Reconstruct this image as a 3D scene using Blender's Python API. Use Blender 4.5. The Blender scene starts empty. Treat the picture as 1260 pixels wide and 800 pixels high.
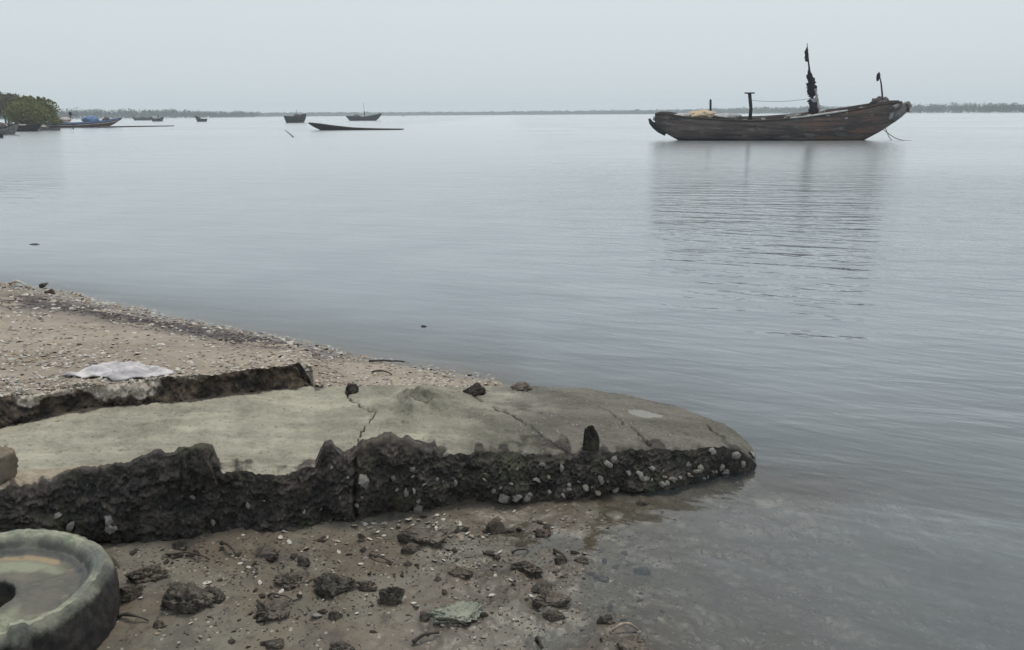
import bpy, math, random
import numpy as np
from mathutils import Matrix, Vector
from mathutils.bvhtree import BVHTree
R = math.radians
rng = random.Random(7)
nrg = np.random.default_rng(11)
S = bpy.context.scene
COL = S.collection

# ------------------------------------------------------------------ camera
H = 1.65                       # eye height over the water (z = 0)
F = 1048.0                     # focal length in photo pixels (1260 wide)
PITCH = math.atan(259.7 / F)
ROLL = R(-0.38)
CM = Matrix.Rotation(math.pi/2 - PITCH, 3, 'X') @ Matrix.Rotation(ROLL, 3, 'Z')
cd = bpy.data.cameras.new('camera'); cam = bpy.data.objects.new('camera', cd); COL.objects.link(cam)
cd.sensor_width = 36; cd.lens = 36 * F / 1260; cd.clip_start = 0.05; cd.clip_end = 8000
cam.matrix_world = Matrix.Translation((0, 0, H)) @ CM.to_4x4()
S.camera = cam

def ray(px, py):
    return CM @ Vector(((px-630)/F, -(py-400)/F, -1))
def azd(px, py):               # azimuth, tangent of depression
    d = ray(px, py); return math.atan2(d.x, d.y), -d.z / math.hypot(d.x, d.y)
def at(px, py, z=0.0):         # the ground point of a sight line at height z
    d = ray(px, py); t = (z - H) / d.z
    return Vector((d.x*t, d.y*t, z))
def at_r(px, py, r):           # the point of a sight line at horizontal distance r
    d = ray(px, py); t = r / math.hypot(d.x, d.y)
    return Vector((d.x*t, d.y*t, H + d.z*t))

# ------------------------------------------------------------------ noise
def _h(ix, iy, iz, s):
    h = (ix.astype(np.int64)*374761393 + iy.astype(np.int64)*668265263 + iz.astype(np.int64)*2147483647 + s*974634777) & 0xFFFFFFFF
    h = ((h ^ (h >> 13)) * 1274126177) & 0xFFFFFFFF
    h = ((h ^ (h >> 16)) * 2246822519) & 0xFFFFFFFF
    return ((h ^ (h >> 15)) & 0xFFFFFF) / float(0xFFFFFF)
def noise(x, y, z=0.0, s=0):
    x, y, z = np.broadcast_arrays(np.asarray(x, float), np.asarray(y, float), np.asarray(z, float))
    ix, iy, iz = np.floor(x), np.floor(y), np.floor(z)
    fx, fy, fz = x-ix, y-iy, z-iz
    fx, fy, fz = [f*f*f*(f*(f*6-15)+10) for f in (fx, fy, fz)]
    v = 0
    for a in (0, 1):
        for b in (0, 1):
            for c in (0, 1):
                w = (fx if a else 1-fx)*(fy if b else 1-fy)*(fz if c else 1-fz)
                v = v + w*_h(ix+a, iy+b, iz+c, s)
    return v*2-1
def fbm(x, y, z=0.0, s=0, o=4):
    v, a, f = 0, 1, 1
    for k in range(o):
        v = v + a*noise(x*f, y*f, np.asarray(z)*f, s+k*17); a *= .5; f *= 2.03
    return v
def sst(a, b, x):
    t = np.clip((x-a)/(b-a), 0, 1); return t*t*(3-2*t)

# ------------------------------------------------------------------ objects
def tag(o, label=None, cat=None, group=None, kind=None):
    if label: o['label'] = label
    if cat: o['category'] = cat
    if group: o['group'] = group
    if kind: o['kind'] = kind
    return o
def empty(name, loc, rz=0.0):
    o = bpy.data.objects.new(name, None); COL.objects.link(o)
    o.empty_display_size = .2; o.location = loc; o.rotation_euler = (0, 0, rz); return o
def link(name, me, mat=None, parent=None, loc=None):
    o = bpy.data.objects.new(name, me); COL.objects.link(o)
    if mat and not me.materials: me.materials.append(mat)
    if parent: o.parent = parent
    if loc is not None: o.location = loc
    return o
def npmesh(name, V, Fq, smooth=True, attrs=None):
    V = np.asarray(V, np.float32); Fq = np.asarray(Fq, np.int32)
    me = bpy.data.meshes.new(name)
    me.vertices.add(len(V)); me.vertices.foreach_set('co', V.ravel())
    n, k = Fq.shape
    me.loops.add(n*k); me.loops.foreach_set('vertex_index', Fq.ravel())
    me.polygons.add(n); me.polygons.foreach_set('loop_start', np.arange(0, n*k, k, dtype=np.int32))
    me.polygons.foreach_set('loop_total', np.full(n, k, np.int32))
    me.polygons.foreach_set('use_smooth', np.full(n, smooth, bool))
    for a, v in (attrs or {}).items():
        at_ = me.attributes.new(a, 'FLOAT', 'POINT'); at_.data.foreach_set('value', np.asarray(v, np.float32).ravel())
    me.update(calc_edges=True); me.validate(); return me
def gridfaces(nr, nc, wrap=False):
    i = np.arange(nr-1)[:, None]; j = np.arange(nc if wrap else nc-1)[None, :]
    j2 = (j+1) % nc
    return np.stack([i*nc+j, i*nc+j2, (i+1)*nc+j2, (i+1)*nc+j], -1).reshape(-1, 4)

class MB:                      # collects shapes into ONE mesh
    def __init__(s): s.v, s.f = [], []
    def add(s, vs, fs):
        o = len(s.v); s.v += [tuple(v) for v in vs]; s.f += [tuple(i+o for i in f) for f in fs]; return s
    def tube(s, pts, rad, n=8):
        pts = [Vector(p) for p in pts]; m = len(pts)
        rad = rad if hasattr(rad, '__len__') else [rad]*m
        vs, fs = [], []
        for i, p in enumerate(pts):
            d = (pts[min(i+1, m-1)] - pts[max(i-1, 0)]).normalized()
            up = Vector((0, 0, 1)) if abs(d.z) < .9 else Vector((1, 0, 0))
            a = d.cross(up).normalized(); b = d.cross(a)
            for k in range(n):
                t = 2*math.pi*k/n; vs.append(p + (a*math.cos(t)+b*math.sin(t))*rad[i])
        for i in range(m-1):
            for k in range(n):
                fs.append((i*n+k, i*n+(k+1) % n, (i+1)*n+(k+1) % n, (i+1)*n+k))
        fs.append(tuple(range(n))[::-1]); fs.append(tuple((m-1)*n+k for k in range(n)))
        return s.add(vs, fs)
    def box(s, c, d, rz=0, ry=0, bev=.1):
        M = Matrix.Rotation(rz, 3, 'Z') @ Matrix.Rotation(ry, 3, 'Y')
        b = min(d)*bev; x, y, z = d[0]/2, d[1]/2, d[2]/2
        rows = []
        for zz, q in ((-z, b), (-z+b, 0), (z-b, 0), (z, b)):
            X, Y = x-q, y-q
            rows.append([(X-b, Y, zz), (X, Y-b, zz), (X, -Y+b, zz), (X-b, -Y, zz), (-X+b, -Y, zz), (-X, -Y+b, zz), (-X, Y-b, zz), (-X+b, Y, zz)])
        vs = [M @ Vector(v) + Vector(c) for r in rows for v in r]
        fs = [(i*8+k, (i+1)*8+k, (i+1)*8+(k+1) % 8, i*8+(k+1) % 8) for i in range(3) for k in range(8)]
        fs += [tuple(range(8)), tuple(24+k for k in range(8))[::-1]]
        return s.add(vs, fs)
    def mesh(s, name, smooth=True):
        me = bpy.data.meshes.new(name); me.from_pydata(s.v, [], s.f)
        me.polygons.foreach_set('use_smooth', [smooth]*len(me.polygons)); me.update(); return me
    def build(s, name, mat, parent=None, smooth=True, loc=None):
        return link(name, s.mesh(name, smooth), mat, parent, loc)

# ------------------------------------------------------------------ materials
class G:
    def __init__(s, name):
        s.m = bpy.data.materials.new(name); s.m.use_nodes = True; s.nt = s.m.node_tree; s.nt.nodes.clear()
        s.out = s.nt.nodes.new('ShaderNodeOutputMaterial')
        s.tc = s.nt.nodes.new('ShaderNodeTexCoord').outputs['Object']
    def n(s, typ, _o=0, _p=None, **inp):
        nd = s.nt.nodes.new('ShaderNode'+typ)
        for k, v in (_p or {}).items(): setattr(nd, k, v)
        for k, v in inp.items():
            k = k.replace('_', ' ')
            sk = nd.inputs[int(k[1:])] if k[0] == 'i' and k[1:].isdigit() else nd.inputs[k]
            if isinstance(v, bpy.types.NodeSocket): s.nt.links.new(v, sk)
            else:
                if sk.type == 'RGBA' and len(v) == 3: v = (*v, 1)
                sk.default_value = v
        return nd.outputs[_o]
    def noise(s, scale, detail=5, rough=.6, vec=None, dist=0, col=False):
        return s.n('TexNoise', 1 if col else 0, Vector=vec or s.tc, Scale=scale, Detail=detail, Roughness=rough, Distortion=dist)
    def vor(s, scale, out=0, vec=None, rnd=1.0):
        return s.n('TexVoronoi', out, Vector=vec or s.tc, Scale=scale, Randomness=rnd)
    def mapv(s, scale=(1, 1, 1), rot=(0, 0, 0), vec=None):
        return s.n('Mapping', Vector=vec or s.tc, Scale=scale, Rotation=rot)
    def mapt(s, scale, deg):      # a pattern turned by deg, stretched to these lengths
        return s.n('Mapping', _p={'vector_type': 'TEXTURE'}, Vector=s.tc, Scale=(*scale, 1), Rotation=(0, 0, R(deg)))
    def mix(s, a, b, f):
        return s.n('MixRGB', Fac=f, Color1=a, Color2=b)
    def mul(s, a, b): return s.n('Math', _p={'operation': 'MULTIPLY'}, i0=a, i1=b)
    def math(s, op, a, b=0.0): return s.n('Math', _p={'operation': op}, i0=a, i1=b)
    def rng(s, v, a, b, c=0.0, d=1.0, smooth=True):
        return s.n('MapRange', _p={'interpolation_type': 'SMOOTHSTEP' if smooth else 'LINEAR'}, Value=v, From_Min=a, From_Max=b, To_Min=c, To_Max=d)
    def attr(s, name): return s.n('Attribute', 2, _p={'attribute_name': name})
    def posz(s):
        sx = s.nt.nodes.new('ShaderNodeSeparateXYZ'); g = s.nt.nodes.new('ShaderNodeNewGeometry')
        s.nt.links.new(g.outputs['Position'], sx.inputs[0]); return sx.outputs['Z']
    def bump(s, h, strength=.5, dist=.01, normal=None):
        kw = dict(Height=h, Strength=strength, Distance=dist)
        if normal: kw['Normal'] = normal
        return s.n('Bump', **kw)
    def fin(s, col, rough=.8, normal=None, spec=.3, sheen=None):
        kw = dict(Base_Color=col, Roughness=rough); kw['Specular_IOR_Level'.replace('_', ' ')] = spec
        nd = s.nt.nodes.new('ShaderNodeBsdfPrincipled')
        for k, v in {'Base Color': col, 'Roughness': rough, 'Specular IOR Level': spec, 'Normal': normal}.items():
            if v is None: continue
            if isinstance(v, bpy.types.NodeSocket): s.nt.links.new(v, nd.inputs[k])
            else: nd.inputs[k].default_value = (*v, 1) if k == 'Base Color' else v
        s.nt.links.new(nd.outputs[0], s.out.inputs['Surface']); return s.m

def mottled(name, c1, c2, scale=6, rough=.85, bump=.4, dist=.01, c3=None, s3=2.0, t3=(.5, .65), spec=.25, bscale=None, stretch=None):
    g = G(name)
    vec = g.mapv(scale=stretch) if stretch else None
    f = g.rng(g.noise(scale, 6, .65, vec=vec), .35, .65)
    col = g.mix(c1, c2, f)
    if c3: col = g.mix(col, c3, g.rng(g.noise(s3, 4, .6), *t3))
    nb = g.noise(bscale or scale*4, 6, .7, vec=vec)
    return g.fin(col, rough, g.bump(nb, bump, dist), spec)

M = {}
M['wood'] = mottled('weathered_wood', (.045, .036, .032), (.085, .064, .056), 5, .85, .5, .02, (.17, .155, .15), 2.2, (.56, .72), stretch=(.5, 2, 3))
M['wood_dark'] = mottled('dark_wood', (.02, .019, .019), (.05, .046, .045), 5, .85, .5, .02, stretch=(.5, 2, 3))
M['wood_grey'] = mottled('grey_wood', (.12, .115, .11), (.22, .21, .2), 5, .85, .5, .02)
M['wood_red'] = mottled('reddish_wood', (.20, .075, .06), (.09, .05, .045), 3, .8, .4, .02, (.2, .17, .16), 1.5, (.55, .7), stretch=(.4, 2, 3))
M['white_paint'] = mottled('white_paint', (.62, .62, .6), (.45, .45, .44), 3, .6, .2, .01)
M['blue_tarp'] = mottled('blue_tarp', (.09, .17, .36), (.14, .24, .43), 2, .55, .6, .05)
M['tan_tarp'] = mottled('tan_tarp', (.50, .36, .24), (.62, .50, .37), 2.5, .75, .5, .03)
M['pale_cloth'] = mottled('pale_cloth', (.45, .44, .43), (.3, .29, .29), 3, .8, .5, .03)
M['white_cloth'] = mottled('white_cloth', (.62, .595, .60), (.36, .34, .36), 9, .75, .5, .006)
M['black_cloth'] = mottled('black_cloth', (.012, .012, .014), (.03, .03, .034), 8, .9, .5, .02)
M['net'] = mottled('fishing_net', (.10, .085, .08), (.2, .17, .15), 14, .95, .9, .05)
M['pink_net'] = mottled('pale_net', (.45, .36, .34), (.6, .55, .53), 6, .95, .8, .05)
M['rope'] = mottled('rope', (.14, .13, .115), (.22, .2, .18), 30, .9, .5, .005)
M['rock'] = mottled('wet_stone', (.048, .042, .034), (.15, .13, .103), 22, .7, 1.0, .012, (.21, .195, .165), 40, (.57, .72), .35, 70)
M['rock_brown'] = mottled('brown_stone', (.05, .039, .03), (.125, .098, .075), 22, .65, .9, .012, (.19, .17, .14), 6, (.58, .7), .4, 40)
M['rock_mud'] = mottled('mud_caked_stone', (.07, .057, .044), (.165, .138, .108), 20, .6, 1.0, .012, (.26, .235, .2), 46, (.6, .72), .4, 70)
M['rock_green'] = mottled('algae_stone', (.17, .19, .15), (.26, .27, .21), 8, .6, .6, .006, (.1, .11, .08), 7, (.6, .7), .4, 40)
M['shell'] = mottled('bleached_shell', (.60, .57, .52), (.42, .39, .34), 40, .55, .6, .003, spec=.4)
M['shell_grey'] = mottled('grey_shell', (.30, .28, .26), (.16, .145, .13), 45, .6, .7, .003, spec=.4)
M['shell_tan'] = mottled('tan_shell', (.40, .33, .26), (.24, .19, .145), 45, .6, .7, .003)
M['driftwood'] = mottled('wet_driftwood', (.035, .03, .026), (.085, .072, .06), 20, .7, .7, .006)
M['bark'] = mottled('bark', (.10, .085, .07), (.17, .15, .13), 8, .9, .6, .03)

def foliage(name, a, b, c):
    g = G(name)
    col = g.mix(a, b, g.rng(g.noise(.9, 3, .6), .4, .6))
    col = g.mix(col, c, g.rng(g.noise(3.5, 3, .6), .55, .72))
    return g.fin(col, .75, None, .15)
M['leaf'] = foliage('mangrove_leaf', (.165, .165, .055), (.21, .205, .072), (.26, .25, .105))
M['leaf_grey'] = foliage('dry_leaf', (.12, .115, .075), (.16, .15, .10), (.2, .18, .13))
M['leaf_far'] = foliage('far_leaf', (.026, .034, .02), (.035, .045, .026), (.045, .05, .03))

# ------------------------------------------------------------------ traced shore and ramp lines (world)
SHORE = [at(*p) for p in ((0, 349), (45, 353), (90, 361), (140, 372), (200, 386), (260, 400), (330, 415), (390, 427), (440, 438), (500, 450), (560, 462), (610, 474), (680, 487))]
FBP = [(130, 672, .055), (260, 664, .055), (350, 652, .05), (430, 640, .05), (520, 629, .04), (600, 619, .03), (680, 613, .015), (741, 609, .01), (818, 597, 0), (870, 588, 0), (905, 582, 0), (922, 579, 0), (931, 573, 0)]
FB = [at(*p) for p in FBP]
d0 = (FB[0]-FB[3]); d0.z = 0; d0.normalize(); d0.y *= .75
FB = [FB[0]+d0*s for s in (5, 3.5, 2.2, 1.2, .5)] + FB
def azr(P): return [math.atan2(p.x, p.y) for p in P], [math.hypot(p.x, p.y) for p in P]
fa, fr = azr(FB)
def r_front(a): return np.interp(a, fa, fr)
# upper outline of the front edge, and the slab level just behind it
SIL = [(0, 598), (40, 594), (62, 590), (78, 577), (90, 573), (103, 574), (112, 581), (140, 572), (165, 565), (186, 557), (205, 560), (228, 553), (262, 556), (268, 566), (272, 580), (300, 580), (340, 582), (388, 576), (396, 562), (400, 552), (408, 550), (414, 560), (424, 567), (440, 556), (456, 545), (476, 538), (500, 543), (520, 554), (560, 560), (600, 555), (650, 558), (720, 558), (800, 555), (850, 552), (890, 550), (910, 556), (924, 564), (931, 572)]
BASE = [(0, 600), (270, 582), (390, 578), (450, 569), (520, 562), (600, 558), (650, 559), (800, 556), (850, 552), (890, 551), (910, 557), (924, 565), (931, 572)]
LEAN = .06
AZ_TIP = azd(931, 572)[0]
def zlist(L):
    A, Z = [], []
    for p in L:
        a, t = azd(*p); A.append(a); Z.append(H - (float(r_front(a))+LEAN*float(sst(AZ_TIP, AZ_TIP-.1, a)))*t)
    return A, Z
sa, sz = zlist(SIL); ba, bz = zlist(BASE)
def z_sil(a): return np.interp(a, sa, sz)
def z_base(a): return np.interp(a, ba, bz)
BACK = [(0, 525), (100, 507), (200, 497), (300, 487), (385, 477), (430, 474), (470, 474), (512, 474), (570, 476), (600, 473), (650, 474), (690, 478), (720, 479), (770, 486), (830, 499), (870, 513), (895, 525), (912, 537), (924, 551), (931, 571)]
ka, kr = [], []
for p in BACK:
    a, t = azd(*p); ka.append(a); kr.append((H-float(z_base(a)))/t)
B0 = Vector((math.sin(ka[0])*kr[0], math.cos(ka[0])*kr[0], 0)); B1 = Vector((math.sin(ka[3])*kr[3], math.cos(ka[3])*kr[3], 0))
db = (B0-B1).normalized()
pre = [B0+db*s for s in (4, 2.5, 1.2, .5)]
pa, pr = azr(pre); ka = pa+ka; kr = pr+kr
def r_back(a): return np.interp(a, ka, kr)
KTOP = [(0, 497), (60, 489), (100, 482), (150, 478), (200, 471), (250, 468), (300, 462), (350, 456), (386, 453)]
kta, ktz = [], []
for p in KTOP:
    a, t = azd(*p); kta.append(a); ktz.append(H - float(r_back(a))*t)
AZ_KEND = azd(386, 465)[0]
AZ_TIP = azd(931, 572)[0]
def z_ktop(a): return np.interp(a, kta, ktz)
sha, shr = azr(SHORE)
sha = [R(-75), R(-55), R(-42), R(-35)] + sha
shr = [400, 240, 60, 16] + shr
AZ_SPIT = azd(612, 474)[0]
def r_shore(a): return np.where(np.asarray(a) > AZ_SPIT, np.interp(a, sha, shr)+(r_back(a)+.02-np.interp(a, sha, shr))*sst(AZ_SPIT, AZ_SPIT+.28, a), np.interp(a, sha, shr))

# ------------------------------------------------------------------ ground height
MOUNDS = [(*at(px, py, .06)[:2], cs, ch) for (px, py, cs, ch) in ((340, 742, .13, .02), (232, 745, .12, .018), (430, 722, .16, .018), (505, 668, .12, .02), (660, 728, .14, .022), (345, 690, .12, .015), (650, 700, .10, .02), (760, 785, .12, .03), (563, 752, .12, .012), (575, 705, .1, .012))]
def ground_z(x, y, fine=True):
    x = np.asarray(x, float); y = np.asarray(y, float)
    a = np.arctan2(x, y); r = np.hypot(x, y)
    x0 = .04 + np.maximum(0, y-2.9)*.80
    zf = -.065*(x-x0)
    zf = np.where(zf > .07, .07 + .25*(zf-.07), zf)
    zf = np.where(zf < -.15, -.15 + 1.2*(zf+.15), zf)
    zf = zf + .016*fbm(x*2.2, y*2.2, 0, 3, 4)
    behind = sst(0, -6, y)
    zf = zf + .5*behind
    # beach behind the ramp
    rb, rs = r_back(a), r_shore(a)
    zk = np.where(a < AZ_KEND, z_ktop(a)-.008, z_base(a)-.015)
    t = np.clip((r-rb)/np.maximum(rs-rb, .05), 0, 1)
    zb = zk*(1-t)**1.1*(1+.25*np.sin(t*3.14))
    zb = np.where(a > AZ_SPIT, zb*sst(AZ_SPIT+.05, AZ_SPIT, a)-.06*sst(AZ_SPIT, AZ_SPIT+.05, a), zb)
    over = np.maximum(r-rs, 0)
    zb = zb - over*.16/(1+over*.035)
    zb = zb + .012*fbm(x*1.3, y*1.3, 0, 9, 3)*(1+over*.1)
    inner = rb + np.where(a < AZ_KEND+.01, .13, .03)
    left = sst(AZ_TIP+.02, AZ_TIP-.02, a)
    k = sst(inner-.03, inner+.04, r)*sst(AZ_TIP+.3, AZ_TIP-.02, a)
    # open water beyond the tip
    wz = np.maximum(-.06*(r-2.2)-.06*np.maximum(x-.3, 0), -3.0)
    zf2 = np.where(y > 3.2, np.minimum(zf, wz+.12), zf)
    zf = zf*left + zf2*(1-left)
    # ground at the sides and behind is land only left of the waterline
    z = zf*(1-k) + zb*k
    for (cx, cy, cs, ch) in MOUNDS:
        z = z + ch*np.exp(-((x-cx)**2+(y-cy)**2)/cs**2)*(1+.7*fbm(x*14, y*14, 0, 29, 3))*(r < 5)
    # the mangrove point on the left, and the land behind the far trees
    for (mx, my, sx, sy, h) in ((-86, 132, 20, 18, .35), (-110, 100, 24, 26, .5), (-118, 160, 45, 30, .5)):
        z = z + (np.minimum(1, 1.6*np.exp(-((x-mx)/sx)**2-((y-my)/sy)**2))*(h+np.maximum(0, -z)))*(r > 30)
    z = np.where(z < -3, -3, z)
    z = np.where(r > 1900, .4, z)
    if fine:
        near = sst(16, 5, r)
        z = z + near*(.006*fbm(x*9, y*9, 0, 21, 3) + .0025*noise(x*45, y*45, 0, 33))
    return z
GB = [None]
def gz(x, y):
    if GB[0] and x*x+y*y < 800:
        h = GB[0].ray_cast(Vector((x, y, 9)), Vector((0, 0, -1)))
        if h[0]: return h[0].z
    return float(ground_z(x, y))
def ong(px, py):               # where a sight line meets the ground
    if GB[0]:
        h = GB[0].ray_cast(Vector((0, 0, H)), ray(px, py).normalized())
        if h[0] and h[3] < 28: return h[0]
    z = .05
    for _ in range(25):
        p = at(px, py, z); z = .5*z + .5*gz(p.x, p.y)
    p = at(px, py, z); return Vector((p.x, p.y, gz(p.x, p.y)))
def mpp(p):                    # metres per photo pixel at a point
    return (Vector(p)-Vector((0, 0, H))).length/F

def polar(r0, r1, ratio_near, r_mid, ratio_far, da_in, da_out, half):
    rs = [r0]
    while rs[-1] < r_mid: rs.append(rs[-1]*ratio_near)
    q = ratio_near
    while rs[-1] < r1:
        q = min(ratio_far, q*1.006); rs.append(rs[-1]*q)
    rs[-1] = r1
    an = list(np.arange(-half, half, da_in)) + list(np.arange(half, 2*math.pi-half, da_out))
    return np.array(rs), np.array(an)

rs, an = polar(.3, 2200, 1.0042, 9, 1.05, R(.14), R(2.5), R(38))
AA, RR = np.meshgrid(an, rs); X, Y = np.sin(AA)*RR, np.cos(AA)*RR
Z = ground_z(X, Y)
aw = np.arctan2(X, Y)
fq = gridfaces(len(rs), len(an), True)
# fill the small hole under the photographer
V = np.stack([X, Y, Z], -1).reshape(-1, 3)
V = np.vstack([V, [[0, 0, gz(0.01, .01)]]])
ncen = len(V)-1; na = len(an); fan = np.array([[ncen, (j+1) % na, j, j] for j in range(na)])
_nr = int(np.searchsorted(rs, 30)); _sub = fq[:(_nr-1)*len(an)]
GB[0] = BVHTree.FromPolygons(V[:_nr*len(an)].tolist(), _sub.tolist())
isb = (sst(r_back(aw)-.02, r_back(aw)+.06, RR)*sst(AZ_TIP, AZ_TIP-.05, aw))
tsh = np.clip((RR-r_back(aw))/np.maximum(r_shore(aw)-r_back(aw), .05), 0, 1.3)
# wrack line: a dark band just above the waterline, from (90,370) to (330,430)
W = [at(p[0], p[1], .1) for p in ((20, 366), (100, 383), (190, 400), (280, 418), (345, 432))]
def segd(x, y, P):
    best = np.full(np.shape(x), 1e9)
    for p, q in zip(P[:-1], P[1:]):
        dx, dy = q.x-p.x, q.y-p.y; L = dx*dx+dy*dy
        t = np.clip(((x-p.x)*dx+(y-p.y)*dy)/L, 0, 1)
        best = np.minimum(best, np.hypot(x-p.x-t*dx, y-p.y-t*dy))
    return best
wd = segd(X, Y, W)
wrack = np.exp(-(wd/.42)**2)*isb*sst(-.25, .2, fbm(X*3, Y*3, 0, 51, 4)+.42)
def pad(v, e=0.0): return np.append(v.ravel(), e)
gme = npmesh('ground', V, np.vstack([fq]), True, {'beach': pad(isb), 'wrack': pad(wrack), 'shore': pad(tsh)})
g = G('mud_and_sand')
beach, wr, sh = g.attr('beach'), g.attr('wrack'), g.attr('shore')
z = g.posz()
n1, n2, n3 = g.noise(1.6, 6, .65), g.noise(9, 6, .7), g.noise(60, 4, .7)
sand = g.mix((.225, .188, .15), (.315, .27, .22), g.rng(n1, .35, .65))
sand = g.mix(sand, (.21, .17, .14), g.rng(n2, .52, .72))
vc = g.vor(34, 1); vd = g.vor(34, 0)
sp = g.n('SeparateColor', 0, Color=vc)
fleck = g.mul(g.rng(sp, .62, .7), g.rng(vd, .5, .32))
fleck = g.mul(fleck, g.rng(g.noise(2.2, 4, .6), .42, .58))
sand = g.mix(sand, g.mix((.52, .48, .43), (.38, .33, .28), g.n('SeparateColor', 1, Color=vc)), g.mul(fleck, .85))
sand = g.mix(sand, (.06, .05, .053), g.mul(wr, .92))
mud = g.mix((.112, .091, .066), (.168, .141, .106), g.rng(n1, .35, .65))
mud = g.mix(mud, (.165, .152, .12), g.rng(g.noise(3.1, 5, .6), .45, .6))
mud = g.mix(mud, (.06, .054, .047), g.rng(n2, .56, .74))
mud = g.mix(mud, (.075, .066, .054), g.mul(g.rng(g.noise(5.5, 6, .7), .5, .64), .75))
mud = g.mix(mud, (.23, .2, .16), g.mul(g.rng(g.noise(4.2, 6, .7), .56, .68), .5))
mf = g.mul(g.rng(g.n('SeparateColor', 0, Color=g.vor(70, 1)), .9, .94), g.rng(g.vor(70, 0), .45, .3))
mud = g.mix(mud, (.4, .37, .32), g.mul(mf, .7))
col = g.mix(mud, sand, beach)
wet = g.rng(g.math('ADD', z, g.mul(n2, .05)), .11, .035)
wet2 = g.math('MAXIMUM', g.mul(wet, .9), g.mul(g.math('SUBTRACT', 1.0, beach), .35))
col = g.mix(col, g.mix(col, (.05, .045, .04), .42), wet2)
rough = g.rng(g.math('ADD', wet2, g.mul(g.math('SUBTRACT', n1, .5), .5)), .1, .9, .85, .34)
hgt = g.math('ADD', g.mul(n2, .5), g.mul(n3, .35))
hgt = g.math('ADD', hgt, g.mul(fleck, .5))
M['ground'] = g.fin(col, rough, g.bump(hgt, g.rng(beach, 0, 1, .5, .85), .014), .4)
gme.materials.append(M['ground'])
tag(link('ground', gme), 'brown mud and shelly sand shore sloping under the water', 'ground', None, 'structure')

# ------------------------------------------------------------------ water
rs, an = polar(.9, 2150, 1.009, 12, 1.06, R(.3), R(3), R(40))
AA, RR = np.meshgrid(an, rs); X, Y = np.sin(AA)*RR, np.cos(AA)*RR
dep = np.maximum(-ground_z(X, Y, False), 0)
wme = npmesh('water', np.stack([X, Y, X*0], -1).reshape(-1, 3), gridfaces(len(rs), len(an), True), True, {'depth': dep})
g = G('sea_water')
dp = g.attr('depth')
opac = g.math('SUBTRACT', 1.0, g.math('POWER', 2.718, g.mul(dp, -5.0)))
big = g.noise(.055, 3, .5)
m1, m2, m3, m4 = g.mapt((.75, .15), -33), g.mapt((2.2, .42), -16), g.mapt((.30, .09), -55), g.mapt((1.3, .30), 8)
w1, w2, w3, w4 = g.noise(1.0, 3, .5, vec=m1, dist=.5), g.noise(1.0, 3, .5, vec=m2, dist=.4), g.noise(1.0, 2, .5, vec=m3), g.noise(1.0, 3, .5, vec=m4, dist=.3)
sxw = g.nt.nodes.new('ShaderNodeSeparateXYZ'); g.nt.links.new(g.tc, sxw.inputs[0])
plc = g.math('MAXIMUM', g.rng(sxw.outputs['X'], -1.5, 3.0), g.rng(sxw.outputs['X'], -7, -22))
amp = g.mul(g.rng(big, .38, .62, .6, 1.1), g.math('ADD', g.mul(plc, .75), .2))
amp = g.mul(amp, g.rng(sxw.outputs['Y'], 9, 40, 1.0, .7))
wrough = g.rng(sxw.outputs['Y'], 6, 32, .05, .17)
hh = g.math('ADD', g.mul(w1, .020), g.mul(w2, .058))
w5 = g.noise(1.0, 2, .5, vec=g.mapt((8, 1.5), 4), dist=.4)
hh = g.math('ADD', hh, g.math('ADD', g.mul(w4, .014), g.mul(w5, .04)))
hh = g.mul(g.math('ADD', hh, g.mul(w3, .004)), amp)
nrm = g.bump(hh, 1.0, 1.0)
fres = g.n('Fresnel', IOR=1.45, Normal=nrm)
murk = g.mix((.172, .203, .220), (.215, .247, .265), g.rng(g.noise(.7, 4, .6), .35, .65))
under = g.n('MixShader', i0=opac, i1=g.n('BsdfTransparent', Color=(.93, .95, .93)), i2=g.n('BsdfDiffuse', Color=murk))
surf = g.n('MixShader', i0=fres, i1=under, i2=g.n('BsdfGlossy', Color=(1, 1, 1), Roughness=wrough, Normal=nrm))
g.nt.links.new(surf, g.out.inputs['Surface'])
wme.materials.append(g.m)
tag(link('water', wme), 'calm grey blue estuary water with faint ripples', 'water', None, 'structure')

# ------------------------------------------------------------------ concrete ramp
ramp_c = at(420, 600, .05)
ramp = tag(empty('concrete_ramp', (0, 0, 0)), 'cracked grey green concrete ramp with dark oyster crusted side running into the water', 'ramp')
a0 = -1.02
A = np.concatenate([np.linspace(a0, R(-33), 60, endpoint=False), np.linspace(R(-33), AZ_TIP, 1100)])
NT, NF = 90, 80
rf, rb = r_front(A), r_back(A)
rf = rf + .018*fbm(A*14, A*0, 0, 5, 4)*sst(AZ_TIP, AZ_TIP-.04, A)
rb = np.maximum(rb + np.where(A > AZ_KEND, .012*fbm(A*30, A*0, 0, 6, 3), .03)*sst(AZ_TIP, AZ_TIP-.03, A), rf+.004)
zs, zb_ = z_sil(A), z_base(A)
zs = zs + (.012*fbm(A*60, A*0+3, 0, 7, 3))*sst(.002, .02, zs-zb_) + .006*fbm(A*90, A*0, 0, 8, 3)
rows, att_c, att_t = [], [], []
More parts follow.
